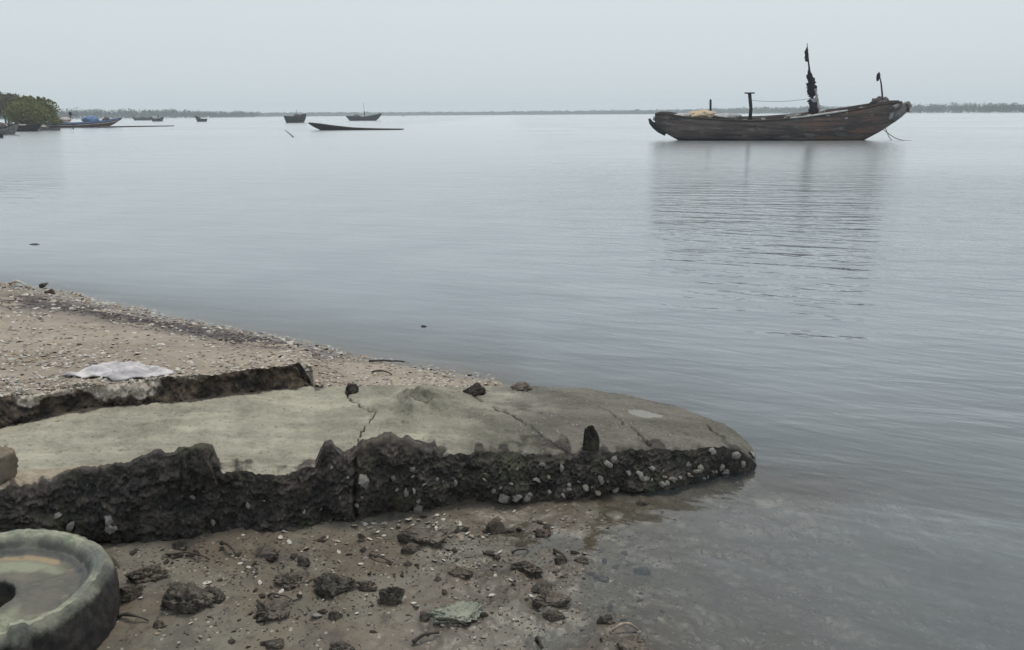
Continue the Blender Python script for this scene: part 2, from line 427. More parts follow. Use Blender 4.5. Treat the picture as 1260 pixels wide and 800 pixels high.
# back wall
for q, zz in ((.03, -.35), (.015, -.1), (.0, -.006)):
    rr = rb+q; zt = zb_ + zz
    if zz == -.006: rr = rb+.004
    rows.append((rr, zt)); att_c.append(np.full(len(A), .9)); att_t.append(np.zeros(len(A)))
CR = [[(424, 480), (430, 492), (447, 503), (463, 509)], [(463, 509), (446, 528), (441, 545), (436, 565)], [(606, 506), (622, 514), (640, 523)], [(640, 523), (652, 531), (668, 541), (694, 557)],
      [(566, 477), (580, 484), (592, 498)], [(735, 508), (752, 517), (768, 530)], [(778, 532), (790, 543), (798, 552)], [(868, 528), (880, 536), (892, 541)], [(690, 540), (700, 548)], [(640, 510), (690, 518)]]
crw = [.6*q for q in [.011, .007, .016, .008, .010, .007, .009, .010, .01, .004]]
crack_pts = []
for L in CR:
    P = []
    for p in L:
        a, t = azd(*p); zz = float(z_base(a)); P.append(at(p[0], p[1], zz))
    crack_pts.append(P)
wid = np.maximum(rb-rf, .004)
for i in range(NT):
    t = i/(NT-1); t = 1-(1-t)**1.25          # from back (0) to front (1)
    rl = rf + LEAN*sst(AZ_TIP, AZ_TIP-.1, A); rl = np.minimum(rl, rb-.002)
    rr = rb + (rl-rb)*t
    x, y = np.sin(A)*rr, np.cos(A)*rr
    edge = (rr-rl)                            # metres behind the front edge
    lump = sst(.15, .03, edge + .035*fbm(x*9, y*9, 0, 61, 3))
    zt = zb_ + np.maximum(zs-zb_, -.01)*lump
    zt = zt + .035*np.sin(np.pi*np.clip(t, 0, 1))*sst(R(-8), R(2), A)*sst(AZ_TIP, AZ_TIP-.12, A)
    zt = zt + .008*fbm(x*2.5, y*2.5, 0, 41, 4) + .0028*fbm(x*22, y*22, 0, 42, 3) + .0022*noise(x*75, y*75, 0, 47) - .004*sst(.45, .8, noise(x*38, y*38, 0, 48))
    # the heap at the back, and a dished middle on the left
    hp = at(512, 470, .37); zt = zt + (.062*np.exp(-np.abs((x-hp.x)/.10)**1.5) + .02*np.exp(-((x-hp.x)/.3)**2))*np.exp(-((y-hp.y)/.20)**2)*(1+.5*fbm(x*14, y*14, 0, 44, 3))
    zt = zt - .012*np.sin(np.pi*t)*sst(R(-6), R(-14), A)
    ck = np.zeros_like(A)
    jx, jy = x+.010*fbm(x*30, y*30, 0, 71, 2), y+.010*fbm(x*30, y*30, 0, 72, 2)
    for P, w in zip(crack_pts, crw):
        ck = np.maximum(ck, np.exp(-(segd(jx, jy, P)/w)**2))
    zt = zt - .014*ck
    c = np.clip(sst(.20, .0, edge + .09*fbm(x*6, y*6, 0, 62, 5))*sst(-.01, .02, zs-zb_+.012*fbm(x*12, y*12, 0, 5, 2)+.004) + lump*sst(.006, .03, zs-zb_) , 0, 1)
    c = np.maximum(c, .9*ck)
    bk = sst(.07, .0, (rb-rr) + .03*fbm(x*10, y*10, 0, 63, 3))*sst(AZ_KEND+.05, AZ_KEND-.02, A)  # dark band along the kerb foot: algae plus the kerb's shadow painted in
    pp_ = at(795, 507, .2); pal = sst(1.0, .7, np.hypot((x-pp_.x)/.11, (y-pp_.y)/.075) + .3*fbm(x*12, y*12, 0, 45, 3))
    snd = sst(.30, .16, edge + .08*fbm(x*5, y*5, 0, 46, 3))*sst(R(-19), R(-25), A)
    heap = np.exp(-((x-hp.x)/.16)**2-((y-hp.y)/.16)**2)
    c = np.maximum(c, .52*heap)
    rows.append((rr, zt)); att_c.append(np.maximum(c, .85*bk)); att_t.append(pal - snd)
AZ_FIS = azd(437, 600)[0]
gf = ground_z(np.sin(A)*rf, np.cos(A)*rf)
zend = np.minimum(gf, 0.03)-.06
ztop = rows[-1][1]
for i in range(1, NF+1):
    t = i/NF
    zt = ztop + (zend-ztop)*t
    x, y = np.sin(A)*rf, np.cos(A)*rf
    hfac = sst(AZ_TIP, AZ_TIP-.10, A)
    n_ = fbm(x*4.5, y*4.5, zt*6, 81, 4)*.85 - np.abs(fbm(x*13, y*13, zt*22, 82, 4))*.5*(.4+.9*sst(-.3, .4, fbm(x*2.5, y*2.5, zt*3, 86, 2))) + .22*noise(x*55, y*55, zt*80, 83) + .22*noise(x*120, y*120, zt*150, 85) + .15
    prof = .035*math.sin(min(1, t*1.5)*math.pi*.5) - .11*max(0, t-.66)
    rr = rl + (rf-rl)*min(1, t*1.35)**.7 - (prof*.8 + .042*n_*min(1, t*5+.2))*hfac
    rr = rr - .0 + .030*np.exp(-((A-AZ_FIS-.002*np.sin(t*9))/.0022)**2)*(1 if t > .05 else 0)
    zj = zt + .012*noise(x*25, y*25, zt*25, 84)*min(1, t*4)
    rows.append((rr, zj)); att_c.append(np.full(len(A), 1.0)); att_t.append(np.zeros(len(A)))
RRm = np.array([r[0] for r in rows]); ZZm = np.array([r[1] for r in rows])
SV = np.stack([np.sin(A)[None]*RRm, np.cos(A)[None]*RRm, ZZm], -1)
u = np.broadcast_to(A[None], RRm.shape)
sme = npmesh('slab', SV.reshape(-1, 3), gridfaces(len(rows), len(A))[:, ::-1], True, {'crust': np.array(att_c), 'along': u, 'top': np.array(att_t)})
# face winding check: top faces must look up
ctr = (len(rows)//3)*(len(A)-1)+600
if sme.polygons[ctr].normal.z < 0: sme.flip_normals()
g = G('algae_concrete')
cr, al = g.attr('crust'), g.attr('along')
n1, n2, n3 = g.noise(3.2, 6, .65), g.noise(17, 6, .7), g.noise(80, 4, .7)
streak = g.noise(1.0, 5, .6, vec=g.mapv(scale=(2, 9, 3), rot=(0, 0, R(-12))))
gre = g.mix((.26, .248, .195), (.385, .362, .285), g.rng(streak, .35, .65))
gry = g.mix((.085, .079, .067), (.14, .13, .108), g.rng(streak, .35, .65))
top = g.mix(gre, gry, g.rng(g.math('ADD', al, g.mul(g.math('SUBTRACT', n1, .5), .35)), R(-9), R(4)))
top = g.mix(top, (.135, .132, .10), g.mul(g.rng(g.noise(1.7, 6, .7), .44, .68), .6))
top = g.mix(top, (.105, .105, .082), g.mul(g.rng(n1, .5, .7), .6))
top = g.mix(top, g.mix(top, (.05, .05, .042), .5), g.rng(g.noise(6.5, 7, .75), .5, .72))
top = g.mix(top, (.10, .095, .08), g.mul(g.rng(n2, .56, .75), .6))
top = g.mix(top, (.40, .37, .31), g.mul(g.rng(g.noise(95, 3, .6), .62, .74), .55))
top = g.mix(top, (.055, .05, .042), g.mul(g.rng(g.noise(42, 5, .75), .575, .66), .75))
vs_ = g.vor(52, 0); top = g.mix(top, (.38, .35, .3), g.mul(g.mul(g.rng(vs_, .26, .16), g.rng(g.n('SeparateColor', 0, Color=g.vor(52, 1)), .8, .86)), .6))
tp = g.attr('top')
top = g.mix(top, (.27, .275, .26), g.mul(g.rng(g.math('ADD', tp, g.mul(g.math('SUBTRACT', n2, .5), .9)), .25, 1.0), .7))
top = g.mix(top, g.mix((.24, .19, .14), (.33, .28, .21), g.rng(n2, .4, .6)), g.mul(g.rng(tp, -.1, -.8), .85))
crn = g.mix((.021, .019, .0175), (.10, .084, .07), g.rng(n2, .43, .72))
crn = g.mix(crn, (.16, .145, .125), g.rng(g.noise(48, 5, .75), .56, .74))
crn = g.mix(crn, (.055, .055, .036), g.rng(n1, .5, .65))
crn = g.mix(crn, (.10, .08, .062), g.mul(g.rng(g.noise(2.6, 5, .7), .5, .66), .75))
cf = g.rng(g.math('ADD', cr, g.mul(g.math('SUBTRACT', n2, .5), .9)), .25, .72)
col = g.mix(top, crn, cf)
zz = g.posz()
hgt = g.math('ADD', g.mul(n2, .5), g.mul(n3, .4))
nb = g.bump(hgt, g.rng(cf, 0, 1, .35, 1.0), .012)
M['slab'] = g.fin(col, g.rng(n1, .3, .7, .62, .88), nb, .3)
sme.materials.append(M['slab'])
slab = link('slab', sme, None, ramp)

# raised kerb along the back of the ramp
Ak = np.concatenate([np.linspace(a0, R(-33), 40, endpoint=False), np.linspace(R(-33), AZ_KEND, 420)])
rk, zl, zt_ = r_back(Ak), z_base(Ak), z_ktop(Ak)
endf = sst(AZ_KEND+.002, AZ_KEND-.02, Ak)**.6
rows, att = [], []
NK = 40
for i in range(NK+1):
    t = i/NK
    if t <= .55:
        q = t/.55; zz = zl-.05 + (zt_+.006-zl+.05)*q; rr = rk + .075*q**1.5
        x, y = np.sin(Ak)*rr, np.cos(Ak)*rr
        n_ = fbm(x*9, y*9, zz*9, 91, 4)*.6 + .3*noise(x*40, y*40, zz*40, 92)
        rr = rr - .045*n_ + .02*math.sin(q*3.14) + .012*noise(x*90, y*90, zz*90, 95)
        c = 1.0 - .75*sst(.5, .95, q + .35*fbm(x*10, y*10, zz*10, 97, 3))*sst(R(-17), R(-25), Ak)
    else:
        q = (t-.55)/.45; rr = rk+.075+.16*q
        x, y = np.sin(Ak)*rr, np.cos(Ak)*rr
        zz = zt_+.006 - .06*q**.8 + .022*fbm(x*9, y*9, 0, 93, 4)*(.3+.7*(1-q)) + .008*noise(x*50, y*50, 0, 96)
        c = sst(.6, .05, q + .4*fbm(x*7, y*7, 0, 94, 3) + .7*sst(R(-16), R(-24), Ak))
    zz = zl-.05 + (zz-zl+.05)*(.02+.98*endf)
    rows.append((rr, zz)); att.append(c)
RRk = np.array([r[0] for r in rows]); ZZk = np.array([r[1] for r in rows])
KV = np.stack([np.sin(Ak)[None]*RRk, np.cos(Ak)[None]*RRk, ZZk], -1)
kme = npmesh('kerb', KV.reshape(-1, 3), gridfaces(NK+1, len(Ak)), True, {'crust': np.array(att)})
g = G('kerb_crust')
cr = g.attr('crust'); n2 = g.noise(18, 6, .7)
c1 = g.mix((.024, .021, .019), (.10, .077, .057), g.rng(n2, .42, .66))
c1 = g.mix(c1, (.16, .13, .10), g.rng(g.noise(45, 5, .7), .6, .74))
c2 = g.mix((.5, .455, .39), (.30, .25, .2), g.rng(g.noise(40, 5, .7), .42, .6))
c1 = g.mix(c1, (.17, .125, .085), g.mul(g.rng(g.noise(5, 5, .7), .48, .66), .6))
cf = g.rng(g.math('ADD', cr, g.mul(g.math('SUBTRACT', n2, .5), .9)), .4, .7)
kme.materials.append(g.fin(g.mix(c2, c1, cf), .85, g.bump(g.math('ADD', n2, g.mul(g.noise(80, 4), .5)), 1.0, .012), .25))
link('kerb', kme, None, ramp)

# ------------------------------------------------------------------ rocks
def rock_mesh(name, seed, dims, fac=.35, freq=2.2, sub=4, jag=0.0, boxy=0):
    import bmesh
    bm = bmesh.new(); bmesh.ops.create_icosphere(bm, subdivisions=sub, radius=1)
    P = np.array([v.co[:] for v in bm.verts])
    n_ = fbm(P[:, 0]*freq+seed*3.1, P[:, 1]*freq, P[:, 2]*freq, seed, 4)
    r2 = np.abs(fbm(P[:, 0]*4+seed, P[:, 1]*4, P[:, 2]*4, seed+5, 3))
    k = 1 + fac*n_ - .22*r2
    if jag:
        k = k - jag*(.30*np.abs(fbm(P[:, 0]*6+seed, P[:, 1]*6, P[:, 2]*9, seed+9, 4)) - .10) + jag*.10*noise(P[:, 0]*19+seed, P[:, 1]*19, P[:, 2]*25, seed+4)
    Q = P*k[:, None]
    if boxy: Q = Q*(1/np.sum(np.abs(P)**boxy, 1)**(1/boxy))[:, None]*.85
    # a few cleaved faces
    rg = np.random.default_rng(seed)
    for _ in range(7):
        d = rg.normal(size=3); d /= np.linalg.norm(d); c = .55+.3*rg.random()
        s_ = Q @ d; Q = Q - np.where(s_ > c, (s_-c)*.85, 0)[:, None]*d
    Q = Q + .03*np.stack([noise(P[:, 0]*11, P[:, 1]*11, P[:, 2]*11, seed+i) for i in range(3)], -1)
    Q = Q*np.array(dims)/2
    for v, q in zip(bm.verts, Q): v.co = q
    me = bpy.data.meshes.new(name); bm.to_mesh(me); bm.free()
    me.polygons.foreach_set('use_smooth', [True]*len(me.polygons)); return me
def put_rock(name, px, py, w, h, mat, label, cat='stone', seed=None, group=None, fac=.35, depth=None):
    seed = seed if seed is not None else rng.randrange(9999)
    p = ong(px, py + h*.35); s = mpp(p)
    hz = max(h*s*1.0, .012)
    me = rock_mesh(name, seed, (w*s*1.08, (depth or w*.7)*s*1.05, hz*1.15), fac, 1.7, 5, 1.0)
    o = link(name, me, M[mat], None, (p.x, p.y, p.z + hz*.06)); o.rotation_euler = (0, 0, rng.uniform(-.3, .3))
    return tag(o, label, cat, group)

# broken stubs on the ramp (parts)
def stub(px, py_top, py_base, w, seed, rfac=0.0, mat='rock', boxy=0, jag=1.0):
    a, t = azd(px, py_base); zb0 = float(z_base(a)); r = (H-zb0)/t
    p = Vector((math.sin(a)*r, math.cos(a)*r, zb0)); s = mpp(p)
    hh_ = (py_base-py_top)*s*1.08
    me = rock_mesh('stub', seed, (w*s*1.15, w*s*1.0, hh_*1.6), .3 if not boxy else .16, 1.8, 5, jag, boxy)
    o = link('stub', me, M[mat], ramp, (p.x, p.y, zb0+hh_*.28)); return o
M['stub'] = mottled('crusted_stub', (.02, .019, .017), (.08, .07, .058), 17, .85, 1.0, .012, (.15, .135, .11), 45, (.58, .74), .3, 60)
stub(727, 521, 556, 21, 31, mat='stub', boxy=5, jag=.5)
stub(583, 475, 484, 26, 35, mat='stub')
stub(640, 473, 479, 26, 36, mat='rock_brown')
stub(246, 555, 585, 46, 38, mat='stub', boxy=3.5)
stub(433, 473, 483, 14, 34, mat='stub')

# ------------------------------------------------------------------ shells
def shell_mesh(name, seed, mat, sx=1.0, sy=.72, cup=.35, jit=.06):
    rg = np.random.default_rng(seed)
    n, m = 12, 3
    ph = rg.random()*6
    vs, fs = [], []
    for lay, off in ((0, 0), (1, -.09)):
        vs.append((0, 0, cup*.62+off))
        for i in range(1, m+1):
            q = i/m
            for k in range(n):
                t = 2*math.pi*k/n
                w = 1+.16*math.sin(2*t+ph)+.10*math.sin(5*t+ph*2)+jit*rg.normal()*q
                vs.append((math.cos(t)*q*w*sx*.5, math.sin(t)*q*w*sy*.5, cup*.62*(1-q*q)+off*(1-q*.7)+(.03+jit*.3-.018)*rg.normal()))
    L = 1+m*n
    for lay in (0, 1):
        o = lay*L
        for k in range(n):
            f = (o, o+1+k, o+1+(k+1) % n); fs.append(f if lay == 0 else f[::-1])
            for i in range(m-1):
                b = o+1+i*n
                f = (b+k, b+n+k, b+n+(k+1) % n, b+(k+1) % n); fs.append(f if lay == 0 else f[::-1])
    b = 1+(m-1)*n
    for k in range(n): fs.append((b+k, L+b+k, L+b+(k+1) % n, b+(k+1) % n))
    me = bpy.data.meshes.new(name); me.from_pydata(vs, [], fs); me.materials.append(mat)
    me.polygons.foreach_set('use_smooth', [True]*len(me.polygons)); me.update(); return me
SH = [shell_mesh('shell', 100+i, M[('shell', 'shell', 'shell_tan', 'shell', 'shell_grey', 'shell_tan')[i]], 1, .6+.07*i, .22+.05*(i % 3)) for i in range(6)]
M['oyster'] = mottled('oyster_shell', (.34, .32, .29), (.17, .155, .135), 60, .7, .8, .004)
OY = [shell_mesh('oyster_shell', 200+i, M[('oyster', 'shell_grey', 'oyster', 'shell_grey', 'shell_tan')[i % 5]], 1, .5+.06*i, .5, .15) for i in range(8)]

# oyster shells stuck to the crusted side of the ramp (parts of it)
dg = bpy.context.evaluated_depsgraph_get()
bvh = BVHTree.FromPolygons([tuple(v) for v in SV.reshape(-1, 3).tolist()], gridfaces(len(SV), len(A)).tolist())
spots = [(88, 648, 12), (134, 641, 14), (137, 650, 12), (72, 635, 9), (447, 592, 17), (507, 577, 9), (485, 588, 9), (440, 622, 9), (515, 624, 14), (620, 612, 14), (635, 612, 12), (648, 613, 12), (690, 576, 10), (667, 572, 8), (660, 592, 9),
         (646, 558, 8), (748, 572, 10), (755, 566, 9), (773, 582, 8), (787, 586, 12), (803, 577, 10), (738, 590, 11), (720, 600, 10), (757, 602, 11), (700, 603, 9), (876, 555, 9), (905, 560, 12), (914, 571, 9), (925, 560, 10), (861, 577, 11), (846, 572, 9), (857, 580, 9),
         (306, 622, 9), (374, 630, 8), (237, 612, 8), (262, 643, 8), (500, 606, 8), (560, 595, 8), (548, 560, 8), (828, 590, 9), (888, 575, 9), (806, 592, 8), (815, 596, 8), (735, 607, 8), (692, 610, 9), (652, 609, 8), (676, 606, 8)]
for _ in range(52):
    q = rng.random()**.3; spots.append((40+890*q, 575+ (85-75*q)*rng.random()**.5, rng.uniform(3.5, 7)))
for (px, py, w) in spots:
    d = ray(px, py).normalized()
    hit, nm, idx, dist = bvh.ray_cast(Vector((0, 0, H)), d)
    if hit is None: continue
    if nm.dot(d) > 0: nm = -nm
    if nm.z > .9 and w < 9: continue
    s = w*dist/F
    o = link('oyster_shell', rng.choice(OY), None, ramp, hit + nm*s*.08)
    q = nm.to_track_quat('Z', 'Y') @ Matrix.Rotation(rng.uniform(0, 6.28), 3, 'Z').to_quaternion() @ Matrix.Rotation(rng.uniform(-.7, .7), 3, 'X').to_quaternion()
    o.rotation_mode = 'QUATERNION'; o.rotation_quaternion = q; o.scale = (s*1.1,)*3

# loose shells: nearest ones as things, the far litter as stuff
def scale_shell(o, p, s):
    o.location = p; o.rotation_euler = (rng.uniform(-.5, .5), rng.uniform(-.5, .5) + (3.14 if rng.random() < .35 else 0), rng.uniform(0, 6.28)); o.scale = (s,)*3
mud_spots = [(436, 648, 8), (449, 646, 7), (460, 645, 8), (472, 645, 8), (490, 642, 8), (503, 640, 9), (565, 645, 9), (545, 640, 7), (573, 651, 7), (455, 664, 7), (467, 663, 7), (567, 664, 8), (580, 660, 7), (471, 684, 6), (417, 680, 6), (418, 692, 6), (450, 688, 6), (390, 758, 12), (512, 746, 11), (509, 743, 8),
             (392, 645, 7), (350, 655, 7), (345, 662, 8), (356, 668, 7), (300, 690, 6), (306, 699, 6), (320, 718, 6), (255, 718, 9), (262, 722, 7), (190, 712, 7), (341, 733, 8), (346, 729, 7), (376, 676, 8), (337, 680, 7), (400, 665, 6), (535, 690, 7), (565, 697, 7), (610, 775, 6), (605, 733, 7), (545, 770, 6), (595, 785, 6)]
for _ in range(96):
    mud_spots.append((rng.uniform(150, 760), 630+rng.random()**1.3*165, rng.uniform(3.0, 6.0)))
for _ in range(50):
    mud_spots.append((rng.gauss(520, 60), rng.gauss(652, 10), rng.uniform(3.5, 7)))
for (px, py, w) in mud_spots:
    p = ong(px, py)
    if p.y > float(r_front(math.atan2(p.x, p.y)))*math.cos(math.atan2(p.x, p.y))-.04 or p.z < -.02: continue
    if math.hypot(p.x+1.53, p.y-2.05) < .5 and p.x < -1.05: continue
    o = link('shell', rng.choice(SH))
    scale_shell(o, p+Vector((0, 0, .003)), w*mpp(p)*1.05)
    tag(o, 'small bleached shell lying loose on the brown mud in front of the ramp', 'shell', 'loose shells on the mud')
litter = MB()
sv = [(np.array([v.co[:] for v in m.vertices]), [tuple(p.vertices) for p in m.polygons]) for m in SH]
cnt = 0; LV = {0: [], 1: [], 2: []}; LF = {0: [], 1: [], 2: []}; LO = [0, 0, 0]
def add_litter(p, s, flat=1.0, k=None):
    v, f = sv[rng.randrange(6)]
    Rm = np.array(Matrix.Rotation(rng.uniform(0, 6.28), 3, 'Z') @ Matrix.Rotation(rng.uniform(-.7, .7), 3, 'X'))
    k = rng.choice((0, 0, 1, 1, 2)) if k is None else k
    q = (v*s) @ Rm.T + np.array(p)
    LV[k].append(q); LF[k] += [tuple(i+LO[k] for i in t) for t in f]; LO[k] += len(v)
n_beach = 0
def wrack_at(p): return math.exp(-(float(segd(p.x, p.y, W))/.42)**2)
while cnt < 8400:
    px = rng.uniform(-110, 620); py = rng.uniform(346, 505)
    p = ong(px, py); a = math.atan2(p.x, p.y); r = math.hypot(p.x, p.y)
    if r < float(r_back(a))+.02 or p.z < -.03 or a > azd(612, 470)[0]: 
        cnt += .2; continue
    ts = (r-float(r_back(a)))/max(.05, float(r_shore(a))-float(r_back(a)))
    dens = .22 + .75*sst(.62, .9, ts)
    dens += .5*(float(noise(p.x*1.1, p.y*2.0, 0, 77)) > .05)
    dens += (.5+.9*(px < 240))*(ts < .09)*(a < AZ_KEND)
    if wrack_at(p) > .5: dens *= .35
    if px > 430: dens *= .6 + 1.5*(px > 520)
    if rng.random() > dens: cnt += .3; continue
    s = rng.uniform(2.0, 5.5)*mpp(p)*(1 if rng.random() < .93 else 1.6)
    if s/mpp(p) > 4.6 and n_beach < 110 and ts < .9:
        o = link('shell', rng.choice(SH)); scale_shell(o, p+Vector((0, 0, .004)), s); n_beach += 1
        tag(o, 'small pale shell lying on the sandy beach behind the ramp kerb', 'shell', 'loose shells on the beach')
    else:
        add_litter(p+Vector((0, 0, .003)), s)
    cnt += 1
MEv = [np.vstack(LV[k]) for k in range(3)]
allv = np.vstack(MEv); off = [0, len(MEv[0]), len(MEv[0])+len(MEv[1])]
lf, mi = [], []
for k in range(3):
    lf += [tuple(i+off[k] for i in t) for t in LF[k]]; mi += [k]*len(LF[k])
lme = bpy.data.meshes.new('shell_litter'); lme.from_pydata(allv.tolist(), [], lf)
for k in ('shell', 'shell_tan', 'shell_grey'): lme.materials.append(M[k])
lme.polygons.foreach_set('material_index', mi); lme.update()
tag(link('shell_litter', lme), 'scattered broken shell litter covering the sandy beach', 'shell litter', None, 'stuff')

# ------------------------------------------------------------------ named stones and driftwood on the mud
ROCKS = [
 (230, 732, 62, 34, 'rock', 'dark craggy stone on brown mud nearest right of the old tyre'),
 (262, 729, 30, 18, 'rock', 'small dark lump touching the right end of the craggy stone by the tyre'),
 (180, 702, 40, 20, 'rock', 'flat topped grey stone between the tyre and the ramp side'),
 (158, 727, 32, 24, 'rock', 'rough shell covered stone touching the right of the tyre'),
 (222, 669, 20, 18, 'rock', 'small upright grey stone leaning against the foot of the ramp'),
 (132, 690, 30, 12, 'rock_brown', 'reddish brown flat stone half hidden behind the tyre'),
 (367, 710, 46, 18, 'rock', 'low slab like stone left of the big rounded stone'),
 (413, 711, 44, 40, 'rock', 'big rounded dark stone in the middle of the mud'),
 (448, 719, 25, 14, 'rock', 'small flat stone between the big rounded stone and the cracked stone'),
 (481, 727, 33, 30, 'rock', 'cracked dark stone second right of the big rounded stone'),
 (373, 689, 16, 18, 'rock', 'pointed grey stone standing behind the low slab like stone'),
 (328, 678, 26, 18, 'rock', 'dark stone covered in broken shells near the ramp foot'),
 (337, 748, 46, 24, 'rock', 'heap like dark stone among twigs left of the rounded stone'),
 (195, 768, 13, 12, 'rock', 'little triangular stone on bare mud right of the tyre tread'),
 (517, 656, 46, 20, 'rock', 'broad low stone close under the ramp beside white shells'),
 (506, 673, 24, 12, 'rock', 'small stone just in front of the broad low stone under the ramp'),
 (610, 646, 24, 24, 'rock_brown', 'dark brown cube like stone alone at the ramp foot'),
 (567, 702, 30, 13, 'rock_brown', 'reddish brown stone mid mud right of the cracked stone'),
 (647, 695, 40, 15, 'rock', 'long black stone at the edge of the shallow water'),
 (689, 688, 16, 12, 'rock', 'small black stone just right of the long black stone at the water edge'),
 (681, 734, 42, 13, 'rock', 'flat black stone standing in the shallow film of water'),
 (666, 722, 28, 14, 'rock', 'grey stone behind the flat black stone in the shallows'),
 (715, 687, 18, 10, 'rock', 'small dark stone furthest right along the mud edge'),
 (670, 654, 22, 12, 'rock_brown', 'brown stone by the ramp foot near the waterline'),
 (414, 755, 17, 10, 'rock', 'small black stone on grey mud in front of the big rounded stone'),
 (521, 757, 13, 15, 'rock', 'small upright stone left of the pale green flat stone'),
 (563, 752, 58, 14, 'rock_green', 'pale green flat stone lying in grey mud'),
 (765, 788, 52, 20, 'rock', 'dark stone at the bottom edge in shallow water under a pale stick'),
 (746, 761, 18, 13, 'rock', 'small stone in shallow water above the bottom edge stone'),
 (790, 700, 22, 12, 'rock', 'dark stone just breaking the shallow water on the right'),
 (740, 709, 20, 8, 'rock', 'low stone in the shallows left of the outermost wet stone'),
 (681, 755, 28, 10, 'rock', 'low grey stone below the flat black stone in the shallows'),
 (422, 795, 32, 12, 'rock', 'dark stone cut by the bottom edge of the picture'),
 (337, 789, 26, 10, 'rock', 'flat grey stone by the bottom edge left of the centre'),
 (791, 618, 16, 8, 'rock', 'small stone in the water beside the ramp end'),
 (62, 358, 12, 10, 'rock_brown', 'square dark lump at the far beach waterline'),
]
for i, (px, py, w, h, m, lb) in enumerate(ROCKS):
    if m == 'rock' and i in (2, 3, 6, 8, 11, 12, 14, 15, 20, 27, 30, 31, 34): m = 'rock_mud'
    put_rock('stone', px, py, w, h, m, lb, seed=300+i, fac=.3)
PB = [rock_mesh('pebble', 500+i, (1, .62+.05*i, .42), .45, 2.0, 4, 1.0) for i in range(6)]
for i, m in enumerate(PB): m.materials.append(M[('rock', 'rock_mud', 'rock_brown')[i % 3]])
clus = [(230, 690, 40, 10), (340, 685, 30, 12), (345, 750, 40, 18), (430, 720, 50, 14), (500, 665, 40, 10), (650, 700, 60, 18), (700, 740, 60, 22), (620, 660, 60, 14), (560, 700, 70, 30), (760, 690, 40, 25)]
k = 0
while k < 260:
    if rng.random() < .75:
        c = rng.choice(clus); px, py = rng.gauss(c[0], c[2]), rng.gauss(c[1], c[3])
    else: px, py = rng.uniform(150, 850), rng.uniform(625, 798)
    p = ong(px, py); a = math.atan2(p.x, p.y)
    if math.hypot(p.x, p.y) > float(r_front(a))-.02 or p.z < -.05 or px < 148 or py > 815: continue
    s = (3.5+10*rng.random()**2.2)*mpp(p)
    o = link('pebble', PB[rng.randrange(6)], None, None, p+Vector((0, 0, s*.05)))
    o.rotation_euler = (rng.uniform(-.4, .4), rng.uniform(-.4, .4), rng.uniform(0, 6.28)); o.scale = (s, s*rng.uniform(.6, 1), s*rng.uniform(.4, 1))
    tag(o, 'small dark pebble scattered on the wet mud before the ramp', 'pebble', 'pebbles on the mud'); k += 1

# fine dark crumbs of shell, weed and grit pressed into the mud: nobody could count them
CV, CF, co_ = [], [], 0
pv_ = [(np.array([v.co[:] for v in m.vertices]), [tuple(q.vertices) for q in m.polygons]) for m in [rock_mesh('crumb', 540+i, (1, .6, .35), .45, 2.0, 2, .6) for i in range(5)]]
k = 0
while k < 3600:
    if rng.random() < .6:
        c = rng.choice(clus); px, py = rng.gauss(c[0], c[2]*1.6), rng.gauss(c[1], c[3]*1.5)
    else: px, py = rng.uniform(140, 1050), rng.uniform(600, 812)
    k += 1
    p = ong(px, py); a = math.atan2(p.x, p.y)
    if math.hypot(p.x, p.y) > float(r_front(a))-.01 or p.z < -.16 or px < 140: continue
    v, f = pv_[rng.randrange(5)]; s_ = rng.uniform(1.2, 4.2)*mpp(p)
    Rm = np.array(Matrix.Rotation(rng.uniform(0, 6.28), 3, 'Z') @ Matrix.Rotation(rng.uniform(-.5, .5), 3, 'X'))
    CV.append((v*np.array([s_*rng.uniform(.8, 2.2), s_, s_])) @ Rm.T + np.array(p)); CF += [tuple(i+co_ for i in t) for t in f]; co_ += len(v)
cme = bpy.data.meshes.new('grit'); cme.from_pydata(np.vstack(CV).tolist(), [], CF); cme.update()
tag(link('grit', cme, M['driftwood']), 'fine dark grit and weed crumbs strewn over the wet mud', 'grit', None, 'stuff')

CV, CF, co_ = [], [], 0
k = 0
while k < 1500:
    j = rng.randrange(len(W)-1); t = rng.random(); k += 1
    c = W[j].lerp(W[j+1], t) + Vector((rng.gauss(0, .22), rng.gauss(0, .22), 0))
    if (k % 400) > 250 and rng.random() < .5: continue
    c.z = gz(c.x, c.y)
    if c.z < .01: continue
    v, f = pv_[rng.randrange(5)]; s_ = rng.uniform(.012, .035)
    Rm = np.array(Matrix.Rotation(rng.uniform(0, 6.28), 3, 'Z') @ Matrix.Rotation(rng.uniform(-.4, .4), 3, 'X'))
    CV.append((v*np.array([s_*rng.uniform(1, 3), s_, s_*.7])) @ Rm.T + np.array(c)); CF += [tuple(i+co_ for i in t_) for t_ in f]; co_ += len(v)
cme = bpy.data.meshes.new('wrack_weed'); cme.from_pydata(np.vstack(CV).tolist(), [], CF); cme.update()
tag(link('wrack_weed', cme, mottled('wrack', (.045, .036, .038), (.10, .08, .075), 20, .85, .6, .006)), 'dark line of dried weed along the beach above the waterline', 'seaweed', None, 'stuff')

